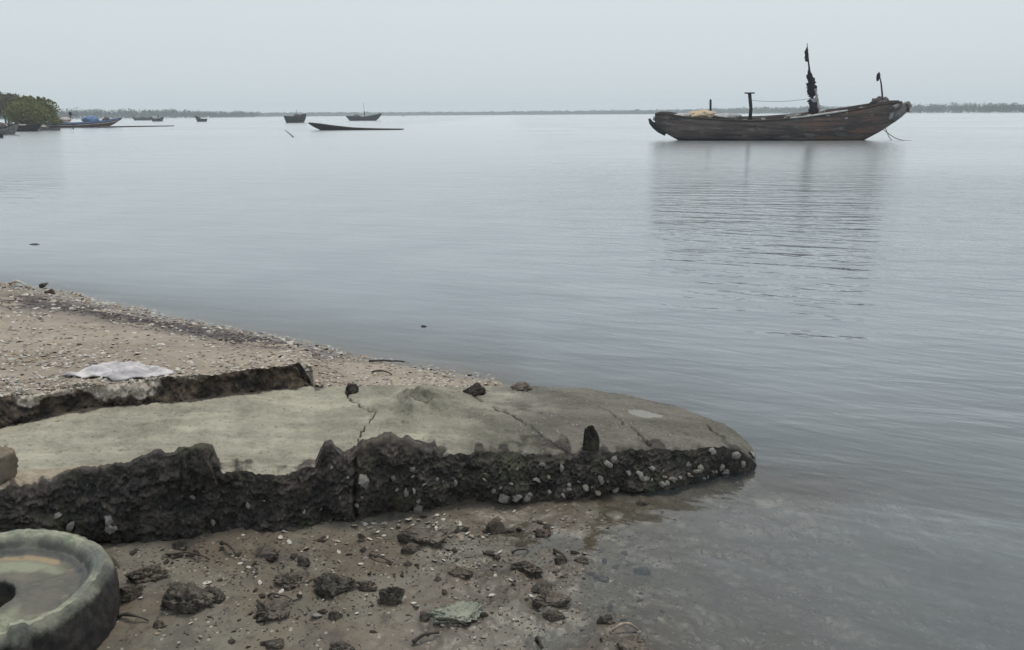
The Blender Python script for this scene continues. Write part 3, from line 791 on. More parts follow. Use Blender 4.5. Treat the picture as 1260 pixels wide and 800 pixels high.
def stick(px0, py0, px1, py1, r, label, mat='driftwood', lift=.012, name='stick', n=7, bend=.008):
    p, q = ong(px0, py0), ong(px1, py1)
    pts, L = [], (q-p).length
    side = Vector((-(q-p).y, (q-p).x, 0)).normalized()
    for i in range(n):
        t = i/(n-1); c = p.lerp(q, t) + side*bend*4*L*math.sin(t*5+px0)
        c.z = max(gz(c.x, c.y), p.z*(1-t)+q.z*t) + lift*.6 + lift*math.sin(t*3.14) + rng.uniform(-.002, .002)
        pts.append(c-p)
    o = MB().tube(pts, [r*(1-.55*i/(n-1))*(1+.3*rng.uniform(-1, 1)) for i in range(n)], 7).build(name, M[mat], None, True, p)
    return tag(o, label, 'stick')
stick(274, 672, 290, 688, .008, 'short dark stick pointing at the ramp foot right of the upright stone', lift=.02)
stick(205, 684, 258, 691, .006, 'thin twig lying behind the dark craggy stone')
stick(145, 762, 184, 766, .007, 'flat dark twig lying beside the tyre tread')
stick(318, 741, 345, 768, .006, 'curved twig in the debris by the heap like stone')
stick(330, 735, 362, 744, .005, 'thin twig across the top of the heap like stone')
stick(537, 767, 575, 774, .006, 'long thin twig right of the small upright stone')
stick(508, 793, 540, 781, .008, 'dark stick at the bottom edge left of the pale green stone')
stick(455, 686, 480, 694, .007, 'short black stick behind the cracked dark stone')
stick(630, 683, 650, 679, .005, 'small twig behind the long black stone at the water edge')
stick(682, 679, 697, 692, .008, 'forked black stick at the edge of the shallow water')
stick(752, 779, 785, 778, .006, 'pale stick lying over the stone at the bottom edge', 'shell_tan', .018)
stick(458, 459, 483, 462, .008, 'dark stick lying on the sand by the back of the ramp')
stick(455, 446, 505, 448, .009, 'long dark stick along the beach waterline behind the ramp')
stick(660, 788, 668, 800, .008, 'short dark stick at the bottom right edge')
# debris by the far beach
stick(48, 354, 82, 356, .02, 'dark driftwood stick lying at the far beach waterline', lift=.03)
stick(12, 351, 34, 354, .016, 'pale bleached stick at the far left beach waterline', 'shell', lift=.03)
# floating bits
for (px, py, w, h, lb) in ((42, 301, 11, 3, 'small dark bit of driftwood floating off the left beach'), (522, 402, 9, 4, 'small dark lump floating in calm water beyond the ramp')):
    p = at(px, py, 0); s = mpp(p)
    me = rock_mesh('driftwood', px, (w*s, w*s*.35, h*s*.9), .3)
    tag(link('driftwood', me, M['driftwood'], None, p), lb, 'driftwood')
# the brown block on the ramp at the left edge
put = at(4, 592, float(z_base(azd(4, 592)[0]))); s = mpp(put)
me = rock_mesh('concrete_block', 77, (34*s, 30*s, 52*s), .13, 1.3)
tag(link('concrete_block', me, mottled('brown_block', (.15, .12, .09), (.23, .19, .145), 12, .85, .8, .01), None, put+Vector((0, 0, 16*s))), 'brown broken concrete block standing on the ramp at the left edge', 'block')

# ------------------------------------------------------------------ white cloth on the sand
OUT = [(74, 466), (98, 460), (112, 454), (124, 451), (150, 450), (178, 451), (197, 455), (216, 461), (196, 464), (182, 469), (158, 468), (138, 470), (126, 465), (108, 467), (92, 465)]
P = [ong(*p) for p in OUT]; c0 = sum(P, Vector())/len(P)
vs = []; NS, NR = 66, 14
for lay in (0, 1):
    for i in range(NR+1):
        q = i/NR
        for k in range(NS):
            t = k/NS*len(P); a_, b_ = P[int(t) % len(P)], P[(int(t)+1) % len(P)]; e = a_.lerp(b_, t-int(t))
            x, y = c0.x+(e.x-c0.x)*q, c0.y+(e.y-c0.y)*q
            zz = gz(x, y)+.005+.006*(1-q*.8)+.034*abs(float(fbm(x*5+y*4, y*15, 0, 15, 3)))*(1-.6*q**5)
            vs.append((x-c0.x, y-c0.y, max(zz, gz(x, y)+.004)-c0.z-(.004 if lay else 0)))
fq = gridfaces(NR+1, NS, True).tolist(); n0 = (NR+1)*NS
fs = fq + [[i+n0 for i in f][::-1] for f in fq] + [[NR*NS+k, NR*NS+(k+1) % NS, n0+NR*NS+(k+1) % NS, n0+NR*NS+k] for k in range(NS)]
me = bpy.data.meshes.new('cloth'); me.from_pydata(vs, [], fs); me.polygons.foreach_set('use_smooth', [True]*len(fs)); me.update()
tag(link('cloth', me, M['white_cloth'], None, c0), 'crumpled white cloth lying on the sand behind the kerb', 'cloth')

# ------------------------------------------------------------------ tyre
tc = at(-34, 719, .255); gzt = gz(tc.x, tc.y)
tyre = tag(empty('tyre', (tc.x, tc.y, gzt)), 'old mud and algae coated tyre lying flat in the bottom left corner', 'tyre')
hz = .255-gzt
TR = .425
def lathe(prof, nseg, fn):
    n = len(prof); V_ = np.zeros((nseg, n, 3))
    for j in range(nseg):
        t = 2*math.pi*j/nseg
        for i, (r, z_) in enumerate(prof):
            r2, z2 = fn(t, r, z_, i/(n-1)); r2 *= .925; V_[j, i] = (math.cos(t)*r2, math.sin(t)*r2, z2)
    i = np.arange(nseg)[:, None]; j = np.arange(n-1)[None]; i2 = (i+1) % nseg
    Fq = np.stack([i*n+j, i2*n+j, i2*n+j+1, i*n+j+1], -1).reshape(-1, 4)
    return V_.reshape(-1, 3), Fq
def dense(P, k=5):
    P = np.array(P); t = np.arange(len(P)); tt = np.linspace(0, len(P)-1, (len(P)-1)*k+1)
    out = np.stack([np.interp(tt, t, P[:, 0]), np.interp(tt, t, P[:, 1])], -1)
    for _ in range(2): out[1:-1] = .25*out[:-2]+.5*out[1:-1]+.25*out[2:]
    return out
side_p = dense([(.135, hz-.20), (.118, hz-.10), (.115, hz-.055), (.135, hz-.047), (.17, hz-.05), (.22, hz-.055), (.27, hz-.06), (.312, hz-.064), (.336, hz-.044), (.352, hz-.018), (.374, hz-.004), (.395, hz-.006)])
tread_p = dense([(.395, hz-.006), (.410, hz-.012), (.422, hz-.03), (.43, hz-.06), (.434, hz-.11), (.432, hz-.17), (.42, hz-.22), (.39, hz-.26)])
def ty_(t, r, z_, q):
    x, y = math.cos(t)*r, math.sin(t)*r
    near = float(sst(-.05, -.55, math.sin(t+.30)))
    lug = max(-1, min(1, math.sin(t*24 + 1.2*(r-.4)*10)*3.0))*near
    sh_ = float(sst(.31, .37, r))
    dn = float(sst(hz-.02, hz-.06, z_))
    r2 = r + .004*float(fbm(x*7, y*7, z_*7, 9, 3))*float(sst(.3, .4, r)) + .018*(lug-.3*near)*dn + .003*float(noise(x*40, y*40, z_*40, 5))
    z2 = z_ + (.022*near + .009*lug)*sh_*(1-dn) + .0055*float(fbm(x*5, y*5, 0, 6, 3))*(1 if r > .15 else .3)*(1-dn) - .006*math.exp(-((r-.338)/.004)**2) - .004*math.exp(-((r-.372)/.003)**2) + .003*float(noise(x*55, y*55, 0, 8))
    return r2, z2
Vt, Ft = lathe(side_p, 680, ty_)
g = G('tyre_sidewall')
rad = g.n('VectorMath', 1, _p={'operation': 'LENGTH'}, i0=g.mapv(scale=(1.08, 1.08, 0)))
n1, n2 = g.noise(5, 6, .65), g.noise(24, 6, .7)
base = g.mix((.08, .078, .065), (.14, .132, .108), g.rng(n1, .35, .65))
cream = g.mix((.30, .30, .225), (.2, .22, .165), g.rng(n2, .4, .6))
lip = g.mul(g.rng(g.math('ADD', rad, g.mul(g.math('SUBTRACT', n1, .5), .10)), .345, .385), g.rng(n1, .38, .55, .35, 1.0))
ring = g.mul(g.rng(rad, .14, .2), g.rng(rad, .30, .24))
col = g.mix(base, (.235, .25, .18), g.mul(ring, g.rng(g.noise(3, 5, .6), .48, .6)))
col = g.mix(col, (.10, .10, .095), g.mul(g.mul(g.rng(rad, .29, .315), g.rng(rad, .36, .33)), .8))
ora = g.mul(g.mul(g.rng(rad, .265, .285), g.rng(rad, .315, .3)), g.rng(g.noise(4.5, 4, .6), .53, .6))
col = g.mix(col, (.33, .25, .16), g.mul(ora, .8))
col = g.mix(col, (.115, .122, .105), g.rng(rad, .335, .365))
col = g.mix(col, cream, g.mul(lip, g.rng(g.noise(3.3, 5, .65), .44, .58)))
col = g.mix(col, (.05, .05, .045), g.mul(g.rng(n2, .58, .75), .6))
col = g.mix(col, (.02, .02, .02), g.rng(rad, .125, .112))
M['sidewall'] = g.fin(col, g.rng(n1, .4, .6, .38, .75), g.bump(g.math('ADD', g.mul(n2, .6), g.mul(g.noise(90, 3), .3)), .7, .008), .35)
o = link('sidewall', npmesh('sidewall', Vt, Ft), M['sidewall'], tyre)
Vt, Ft = lathe(tread_p, 680, ty_)
g = G('tyre_tread')
n1, n2 = g.noise(6, 6, .65), g.noise(26, 6, .7)
sx = g.nt.nodes.new('ShaderNodeSeparateXYZ'); g.nt.links.new(g.tc, sx.inputs[0])
up = g.rng(g.math('ADD', sx.outputs['Z'], g.mul(g.math('SUBTRACT', n2, .5), .06)), hz-.045, hz-.012)
dk = g.mix((.022, .02, .02), (.05, .043, .04), g.rng(n2, .4, .65))
crm = g.mix((.20, .20, .155), (.07, .076, .066), g.rng(n1, .40, .62))
M['tread'] = g.fin(g.mix(dk, crm, up), .75, g.bump(n2, .8, .01), .35)
link('tread', npmesh('tread', Vt, Ft), M['tread'], tyre)

# ------------------------------------------------------------------ boats
def hull(stations, ns=90, th=.05, sect=7, floor=.25, nz=0.0, seed=1):
    """open boat; stations (x, sheer z, keel z, half beam). One closed skin, outside and inside."""
    st = np.array(stations, float); xs = np.linspace(st[0, 0], st[-1, 0], ns)
    f = lambda c: np.interp(xs, st[:, 0], st[:, c])
    def sm(v):
        for _ in range(3): v = np.concatenate([[v[0]], .25*v[:-2]+.5*v[1:-1]+.25*v[2:], [v[-1]]])
        return v
    sh, ke, hb = sm(f(1)), sm(f(2)), sm(f(3))
    rows = []
    for x, s, k, b in zip(xs, sh, ke, hb):
        row = []
        q = np.linspace(0, 1, sect)
        yo = b*(.28+.72*np.sin(q*math.pi/2)**.9); zo = k + (s-k)*q**1.15
        yo = np.concatenate([[0], yo]); zo = np.concatenate([[k], zo])
        L = [(x, -y, z) for y, z in zip(yo[::-1], zo[::-1])] + [(x, y, z) for y, z in zip(yo[1:], zo[1:])]
        kb = min(s-.02, k+min(floor, (s-k)*.5))
        yi = np.maximum(yo-th, yo*.3); zi = kb + (s-kb)*np.concatenate([[0], q])**1.1
        Li = [(x, y, z) for y, z in zip(yi[::-1], zi[::-1])] + [(x, -y, z) for y, z in zip(yi[1:], zi[1:])]
        rows.append(L+Li)
    V_ = np.array(rows); n = V_.shape[1]
    if nz:
        w = nz*fbm(V_[..., 0]*.9, V_[..., 2]*3, 0, seed, 3); V_[..., 2] += w*.6; V_[..., 1] += w*np.sign(V_[..., 1])
    Fq = gridfaces(ns, n, True)
    V2 = V_.reshape(-1, 3); fs = [tuple(t) for t in Fq.tolist()]
    fs += [tuple(range(n)), tuple((ns-1)*n+i for i in range(n))[::-1]]
    return V2.tolist(), fs, (xs, sh, hb)
def rail_tube(mb, info, side, r, n=6, off=0):
    xs, sh, hb = info
    mb.tube([(x, side*(b+off), z) for x, z, b in list(zip(xs, sh, hb))[::2]], r, n)
def blob(name, dims, mat, parent=None, loc=(0, 0, 0), seed=1, fac=.28):
    return link(name, rock_mesh(name, seed, dims, fac, 2.0, 4), M[mat] if isinstance(mat, str) else mat, parent, loc)

# the big pirogue on the right
g = G('pirogue_hull')
sxz = g.nt.nodes.new('ShaderNodeSeparateXYZ'); g.nt.links.new(g.tc, sxz.inputs[0])
gr = g.noise(1.0, 6, .7, vec=g.mapv(scale=(.35, 1, 3.2))); gr2 = g.noise(1.0, 6, .7, vec=g.mapv(scale=(1.0, 2, 5)))
col = g.mix((.062, .051, .05), (.155, .12, .108), g.rng(gr, .38, .64))
col = g.mix(col, (.20, .105, .07), g.mul(g.mul(g.rng(sxz.outputs['X'], .3, 2.6), g.rng(sxz.outputs['X'], 6.6, 4.2)), g.rng(gr, .46, .62)))
col = g.mix(col, (.25, .24, .23), g.mul(g.mul(g.rng(gr2, .5, .68), g.rng(g.noise(.9, 3, .6), .42, .6)), .75))
col = g.mix(col, (.022, .021, .022), g.rng(g.math('ADD', sxz.outputs['Z'], g.mul(g.math('SUBTRACT', gr, .5), .5)), .22, .08))
wv = g.n('TexWave', 0, _p={'bands_direction': 'Z', 'wave_profile': 'SAW'}, Vector=g.mapv(scale=(.0, 0, 1)), Scale=1.05, Distortion=.0)
col = g.mix(col, (.014, .013, .013), g.mul(g.rng(wv, .93, 1.0), .6))
M['pirogue'] = g.fin(col, .8, g.bump(g.math('ADD', g.mul(gr2, .5), g.mul(wv, .4)), .7, .04), .3)
# profile traced in photo pixels, x then y of sheer, turned into metres along the hull
yaw = R(-11)
pc = at(958, 172.3, 0); dirx = Vector((math.cos(yaw), math.sin(yaw), 0))
def along(px, py):             # photo pixel -> (x along hull, height)
    d = ray(px, py); n_ = Vector((-dirx.y, dirx.x, 0))
    t = (pc - Vector((0, 0, H))).dot(n_)/d.dot(n_); q = Vector((0, 0, H)) + d*t
    return (q-pc).dot(dirx), q.z
cp = lambda x, y: along(780+x/3.5, 40+y/3.5)
sheer = [cp(*p) for p in ((92, 358), (105, 352), (150, 353), (190, 361), (250, 369), (330, 372), (420, 376), (500, 378), (600, 374), (700, 366), (800, 353), (900, 340), (1000, 322), (1060, 311), (1100, 305), (1150, 303))]
keel = [cp(*p) for p in ((92, 402), (110, 418), (135, 433), (160, 446), (185, 460), (260, 480), (420, 490), (800, 490), (930, 482), (985, 464), (1050, 430), (1110, 392), (1150, 362))]
st = []
kx, kz = [p[0] for p in keel], [p[1] for p in keel]
sx_, sz_ = [p[0] for p in sheer], [p[1] for p in sheer]
X0, X1 = sx_[0], sx_[-1]
for x in np.linspace(X0, X1, 60):
    q = (x-X0)/(X1-X0)
    hb = 1.15*max(.12, math.sin(math.pi*min(.985, max(.03, q*.93+.04)))**.62)
    st.append((x, float(np.interp(x, sx_, sz_))+.085, float(np.interp(x, kx, kz)), hb))
pir = tag(empty('pirogue', (pc.x, pc.y, 0), yaw), 'large dark weathered wooden pirogue with ragged black flagged mast moored on the right', 'boat')
pir.rotation_euler = (R(5), 0, yaw)
v, f, info = hull(st, 160, .07, 9, .5, .03, 4)
MB().add(v, f).build('hull', M['pirogue'], pir)
for sd in (-1, 1):
    mb = MB(); rail_tube(mb, info, sd, .055, 6, .02); mb.build('rub_rail', M['wood'], pir)
mb = MB()
def yoff(p, y=0): return (p[0], y, p[1])
# beak at the stern and horn at the bow: one tapered timber each
mb.tube([yoff(cp(*p)) for p in ((66, 371), (74, 388), (90, 402), (112, 416), (140, 432))], [.07, .13, .19, .24, .22], 8); mb.build('stern_beak', M['wood_dark'], pir)
mb = MB(); mb.tube([yoff(cp(*p)) for p in ((1105, 368), (1135, 345), (1160, 325), (1176, 312), (1187, 305))], [.34, .34, .3, .24, .17], 10); mb.build('bow_horn', M['wood_grey'], pir)
mb = MB(); mb.box(yoff(cp(1172, 322)), (.10, .62, .52), 0, R(-20)); hb_ = mb.build('bow_band', M['wood'], pir)
mb = MB(); mb.tube([yoff(cp(1095, 372), -.3), yoff(cp(1100, 345), -.42), yoff(cp(1112, 318), -.42), yoff(cp(1135, 303), -.2)], [.10, .14, .14, .08], 8); mb.build('bow_patch', M['pale_cloth'], pir)
mb = MB(); pp_ = []
for cx_, cy_ in ((660, 371), (720, 365), (780, 357), (840, 349), (905, 340)):
    c_ = cp(cx_, cy_); pp_.append((c_[0], -float(np.interp(c_[0], info[0], info[2]))-.05, c_[1]+.15))
mb.tube(pp_, [.03, .05, .055, .055, .04], 6); mb.build('rail_plank', M['white_paint'], pir)
for (cx_, cy_, w_, h_) in ((685, 369, .5, .16), (903, 344, .22, .24), (820, 358, .3, .12), (470, 379, .6, .10), (890, 372, .5, .18)):
    c_ = cp(cx_, cy_); yb = -float(np.interp(c_[0], info[0], info[2]))
    link('rag', rock_mesh('rag', cx_, (w_, .10, h_), .4, 2.4, 4, .8), M['pale_cloth'], pir, (c_[0], yb*(.98 if cy_ < 371 else .93), c_[1]+.12))
c_ = cp(88, 372); link('stern_plate', rock_mesh('stern_plate', 9, (.34, .5, .42), .15, 2, 4, .3, 4), M['pale_cloth'], pir, (c_[0]+.06, 0, c_[1]+.02))
for xx in (170, 300, 420, 560, 660, 760, 880, 980):
    p = cp(xx, 372); hx = float(np.interp(p[0], info[0], info[2])); zx = float(np.interp(p[0], info[0], info[1]))
    MB().box((p[0], 0, zx-.10), (.24, 2*hx-.18, .06)).build('thwart', M['wood_grey'], pir)
p0, p1 = cp(330, 385), cp(330, 288)
MB().tube([(p0[0], .1, p0[1]), (p1[0], .1, p1[1]-.05), (p1[0], .1, p1[1])], [.07, .065, .04], 8).build('post', M['wood_dark'], pir)
p0, p1 = cp(498, 392), cp(497, 262)
po = MB().tube([(p0[0], 0, p0[1]), (p0[0]+.02, 0, (p0[1]+p1[1])/2), (p1[0], 0, p1[1])], [.12, .10, .105], 9).build('post', M['wood_dark'], pir)
MB().box((p1[0], 0, p1[1]+.02), (.58, .4, .06)).build('post_cap', M['wood_dark'], po)
mp = [cp(*q) for q in ((768, 385), (768, 340), (765, 290), (762, 230), (755, 180), (748, 130), (741, 48))]
mast = MB().tube([(q[0], 0, q[1]) for q in mp], [.11, .10, .09, .075, .06, .045, .018], 8).build('mast', M['wood_dark'], pir)
def rag(pts, thick, name, mat, parent, seed):
    mb = MB(); V_ = []
    for i, (px_, py_, w) in enumerate(pts):
        c = cp(px_, py_); V_.append((c[0], c[1], w/75))
    n = 10; vs = []; fs = []
    r_ = random.Random(seed); pts2 = []
    for i in range(len(V_)-1):
        for k in range(4):
            t = k/4; pts2.append([V_[i][j]*(1-t)+V_[i+1][j]*t for j in range(3)])
    pts2.append(list(V_[-1]))
    for (x, z_, w) in pts2:
        jx = w*.16*r_.uniform(-1, 1)
        for k in range(n):
            t = 2*math.pi*k/n; q = w*(.75+.5*r_.random())
            vs.append((x+jx+math.cos(t)*q*.56, math.sin(t)*thick*(.7+.6*r_.random()), z_+.05*r_.uniform(-1, 1)))
    m_ = len(pts2)
    for i in range(m_-1):
        for k in range(n): fs.append((i*n+k, (i+1)*n+k, (i+1)*n+(k+1) % n, i*n+(k+1) % n))
    fs.append(tuple(range(n))); fs.append(tuple((m_-1)*n+k for k in range(n))[::-1])
    return mb.add(vs, fs).build(name, M[mat], parent)
rag([(750, 158, 5), (752, 185, 22), (758, 215, 30), (765, 240, 36), (764, 262, 30), (760, 275, 20)], .14, 'wrapped_sail', 'black_cloth', mast, 3)
rag([(763, 288, 26), (768, 300, 34), (768, 318, 32), (770, 345, 38)], .17, 'wrapped_sail', 'wood_dark', mast, 5)
rag([(768, 283, 30), (772, 290, 32), (776, 300, 20)], .18, 'cloth_band', 'pale_cloth', mast, 6)
rag([(776, 240, 16), (782, 262, 10), (788, 300, 12), (796, 325, 18), (805, 338, 26)], .1, 'hanging_line', 'pale_cloth', mast, 8)
rag([(741, 66, 5), (740, 85, 13), (740, 105, 15), (741, 124, 14)], .05, 'flag', 'black_cloth', mast, 9)
a_, b_ = cp(738, 238), cp(765, 238); MB().tube([(a_[0], 0, a_[1]), (b_[0], 0, b_[1])], .022, 6).build('cross_stick', M['wood_dark'], mast)
fp = [cp(*q) for q in ((1068, 318), (1066, 270), (1060, 220), (1050, 170))]
fst = MB().tube([(q[0], .0, q[1]) for q in fp], [.06, .055, .045, .02], 7).build('flag_staff', M['wood'], pir)
rag([(1052, 172, 4), (1048, 185, 14), (1046, 198, 13), (1044, 208, 6)], .04, 'flag', 'wood_dark', fst, 12)
# stay rope between post and mast
a_, b_ = cp(500, 292), cp(760, 284); pts = [(a_[0]+(b_[0]-a_[0])*t, 0, a_[1]+(b_[1]-a_[1])*t-.12*math.sin(t*3.14)) for t in np.linspace(0, 1, 12)]
MB().tube(pts, .012, 5).build('stay_rope', M['rope'], pir)
def world(x, y, z): return Vector((pc.x, pc.y, 0)) + Vector((math.cos(yaw)*x-math.sin(yaw)*y, math.sin(yaw)*x+math.cos(yaw)*y, z))
def in_boat(name, px_, py_, dims, mat, label, cat, seed, y=-.2):
    c = cp(px_, py_); o = blob(name, dims, mat, None, world(c[0], y, c[1]), seed); o.rotation_euler = (0, 0, yaw); return tag(o, label, cat)
in_boat('tarpaulin', 288, 361, (1.7, 1.4, .80), 'tan_tarp', 'tan tarpaulin bundle piled inside the stern of the big pirogue', 'tarpaulin', 21, -.3)
in_boat('tarpaulin', 215, 360, (1.9, 1.1, .40), 'pale_cloth', 'pale flat sheet spread left of the tan bundle in the big pirogue', 'tarpaulin', 22)
in_boat('sheet', 400, 363, (2.0, 1.3, .44), 'pale_cloth', 'pale sheet heaped between the two posts of the big pirogue', 'sheet', 23)
in_boat('net_heap', 440, 366, (.9, 1.0, .42), 'net', 'grey net heap at the foot of the capped post in the big pirogue', 'net', 24)
in_boat('net_heap', 690, 362, (1.1, 1.2, .35), 'wood_grey', 'low grey heap left of the ragged mast in the big pirogue', 'net', 26)
in_boat('net_heap', 1066, 302, (1.2, .9, .72), 'net', 'rounded net heap at the foot of the bow flag staff', 'net', 25, 0)
in_boat('cloth_bundle', 806, 342, (.5, .5, .34), 'pale_cloth', 'pale cloth bundle right of the mast foot in the big pirogue', 'cloth', 27, -.4)
for nm, A_, B_, lb in (('mooring_rope', cp(1075, 418), (1195, 466), 'longer grey mooring rope running from the pirogue bow into the water'), ('mooring_rope', cp(1083, 410), (1122, 440), 'shorter mooring rope hanging below the pirogue bow')):
    p = world(A_[0], 0, A_[1]); e = at(780+B_[0]/3.5, 40+B_[1]/3.5, 0) if B_[0] > 1150 else world(cp(1120, 464)[0], -.2, -.05)
    pts = [(p.lerp(e, t) - Vector((0, 0, .35*math.sin(t*3.14)*.6))) - p for t in np.linspace(0, 1, 14)]
    tag(MB().tube(pts, .022, 6).build(nm, M['rope'], None, True, p), lb, 'rope')

def boat(name, label, px, py, wpx, mat, yaw_deg, sheer_f, hgt, beam, name_parts=None, flip=False, Lm=None, cat='boat', group=None):
    """px,py: waterline centre. wpx: seen width. sheer_f: (t, z/hgt) list."""
    p = at(px, py, 0); s = mpp(p); yw = R(yaw_deg)
    L = Lm or wpx*s/max(.3, abs(math.cos(yw)))
    root = tag(empty(name, (p.x, p.y, 0), yw), label, cat, group)
    st = []
    for t in np.linspace(0, 1, 40):
        zs_ = float(np.interp(t, [q[0] for q in sheer_f], [q[1] for q in sheer_f]))*hgt
        e = max(.06, math.sin(math.pi*min(.99, max(.02, t)))**.6)
        k = -.25 + (zs_*.86+.25)*(max(0, (t-.78)/.22)**1.4 + max(0, (.14-t)/.14)**1.4)
        st.append(((t-.5)*L, zs_, k, beam*.5*e))
    v, f, inf = hull(st, 60, .05, 6, .3, .02, len(label))
    MB().add(v, f).build('hull', M[mat], root)
    for sd in (-1, 1):
        mb = MB(); rail_tube(mb, inf, sd, .05, 5, .01); mb.build('rub_rail', M['wood_dark'] if mat != 'wood_dark' else M['wood'], root)
    return root, L, s, inf
PIRO = [(0, .95), (.08, .82), (.3, .6), (.6, .6), (.85, .85), (1, 1.15)]
# mid boat with mast
b, L, s, inf = boat('fishing_boat', 'small distant dark boat with a tall thin mast left of the picture middle', 448, 148.5, 43, 'wood_dark', -8, [(0, .8), (.1, .8), (.35, .68), (.6, .72), (.85, 1.0), (1, 1.25)], 1.7, 2.2)
MB().tube([(L*.02, 0, .2), (L*.02, 0, 2.6)], [.15, .12], 8).build('mast', M['wood_dark'], b)
MB().tube([(L*.02, 0, 2.5), (L*.0, 0, 5.1)], [.05, .03], 6).build('mast_pole', M['wood_dark'], b)
MB().tube([(L*.44, 0, 1.5), (L*.43, 0, 2.6)], [.07, .05], 6).build('bow_post', M['wood_dark'], b)
blob('cargo', (2.2, 1.6, 1.1), 'net', b, (-L*.2, 0, 1.35), 61)
# end-on boat
b, L, s, inf = boat('fishing_boat', 'distant grey boat seen end on beyond the low canoe', 364, 151, 16, 'wood_dark', 62, [(0, .9), (.3, .8), (.7, .85), (1, 1.2)], 1.7, 2.6, Lm=7.5)
blob('cargo', (1.7, 1.4, 1.2), 'net', b, (.6, 0, 1.6), 62)
MB().tube([(.4, 0, 1.2), (.4, 0, 3.0)], [.06, .04], 6).build('mast', M['wood_dark'], b)
# small boat with mast, left
b, L, s, inf = boat('fishing_boat', 'tiny distant boat with one thin mast off the end of the left tree line', 248, 149.8, 14, 'wood_dark', 155, [(0, .7), (.3, .6), (.7, .75), (1, 1.5)], 1.2, 1.7, Lm=4.6)
MB().tube([(.7, 0, .3), (.72, 0, 3.8)], [.06, .03], 6).build('mast', M['wood_grey'], b)
# two far boats
b, L, s, inf = boat('fishing_boat', 'far low grey boat just left of the white cabined boat', 176, 148.2, 23, 'wood_dark', 4, [(0, 1.3), (.2, .9), (.5, .8), (.8, 1), (1, 1.3)], 1.2, 2.0)
blob('cargo', (3.2, 1.6, 1.0), 'net', b, (.3, 0, 1.2), 63)
b, L, s, inf = boat('fishing_boat', 'far dark hulled boat with a small white cabin', 194, 149.4, 15, 'wood_dark', -6, [(0, 1.1), (.3, .8), (.7, .85), (1, 1.3)], 1.1, 1.9)
cbn = MB().box((-.5, 0, 1.35), (1.7, 1.4, 1.3), 0, 0, .08).build('cabin', M['white_paint'], b, False)
MB().box((-.5, 0, 2.06), (2.1, 1.7, .1)).build('roof', M['wood_grey'], cbn, False)
MB().box((.36, 0, 1.5), (.03, 1.0, .5)).build('window', M['wood_dark'], cbn, False)
# low canoe
b, L, s, inf = boat('canoe', 'long low black canoe with one raised end lying in open water', 438, 160.0, 115, 'wood_dark', 172, [(0, .10), (.3, .16), (.55, .30), (.75, .60), (.9, .9), (.97, 1.0), (1, 1.05)], .8, 1.2)
MB().box((L*.40, 0, .72), (.7, .7, .06)).build('thwart', M['wood_grey'], b)
p = at(395, 155.5, .3)
# the pirogue with the blue tarp
b, L, s, inf = boat('pirogue', 'striped wooden pirogue under a blue tarp with its bow beyond the mangrove bush', 85, 157.0, 108, 'wood_red', 7, PIRO, 1.25, 2.2)
tarp_boat = b; TB = (b.location.copy(), R(7), s)
def on_tarp_boat(dx, y, z):
    return TB[0] + Vector((math.cos(TB[1])*dx-math.sin(TB[1])*y, math.sin(TB[1])*dx+math.cos(TB[1])*y, z))
mb = MB(); rail_tube(mb, (inf[0], inf[1]-.4, inf[2]*.985), -1, .05, 6, .02); mb.build('white_stripe', M['white_paint'], b)
mb = MB(); rail_tube(mb, (inf[0], inf[1]-.12, inf[2]*1.0), -1, .1, 6, .03); mb.build('blue_stripe', M['blue_tarp'], b)
o = blob('tarpaulin', (2.9, 1.7, 1.25), 'blue_tarp', None, on_tarp_boat((108-85)*s, 0, 1.25), 71, .22); tag(o, 'blue tarpaulin heaped amidships on the striped pirogue by the bush', 'tarpaulin')
o = blob('net_heap', (3.0, 1.7, 1.0), 'pink_net', None, on_tarp_boat((80-85)*s, 0, 1.1), 72, .25); tag(o, 'pale pinkish net heap in the stern of the striped pirogue', 'net')
o = blob('net_heap', (1.5, 1.3, .9), 'net', None, on_tarp_boat((124-85)*s, 0, 1.25), 73, .25); tag(o, 'brown net heap between blue tarp and bow of the striped pirogue', 'net')
eng = empty('outboard_motor', on_tarp_boat((88-85)*s, 0, 1.3)); tag(eng, 'dark outboard motor standing above the pale net heap', 'motor')
MB().box((0, 0, .85), (.5, .35, .5), 0, .3, .25).build('cowling', M['wood_dark'], eng)
MB().tube([(0, 0, .65), (-.1, 0, 0), (-.12, 0, -.3)], [.1, .08, .07], 7).build('shaft', M['wood_dark'], eng)
MB().tube([(.2, 0, .7), (1.1, 0, .62)], [.05, .04], 6).build('tiller', M['wood_dark'], eng)
# long thin dark strip beyond its bow, taken for a sandbar edge, built as timber
pa_, pb_ = at(120, 157.2, 0), at(215, 155.4, 0)
pts = [pa_.lerp(pb_, t)-pa_+Vector((0, .4*math.sin(t*5), .06)) for t in np.linspace(0, 1, 14)]
tag(MB().tube(pts, [.16-.006*i for i in range(14)], 7).build('driftwood', M['driftwood'], None, True, pa_), 'long thin dark strip lying low on the water off the bow of the striped pirogue', 'driftwood')
pa_, pb_ = at(351, 160.5, 0), at(361, 169, 0)
tag(MB().tube([Vector((0, 0, .02)), (pb_-pa_)*.5+Vector((0, 0, .05)), pb_-pa_+Vector((0, 0, .03))], [.03, .03, .05], 6).build('stick', M['rope'], None, True, pa_), 'thin stick floating left of the low black canoe', 'stick')
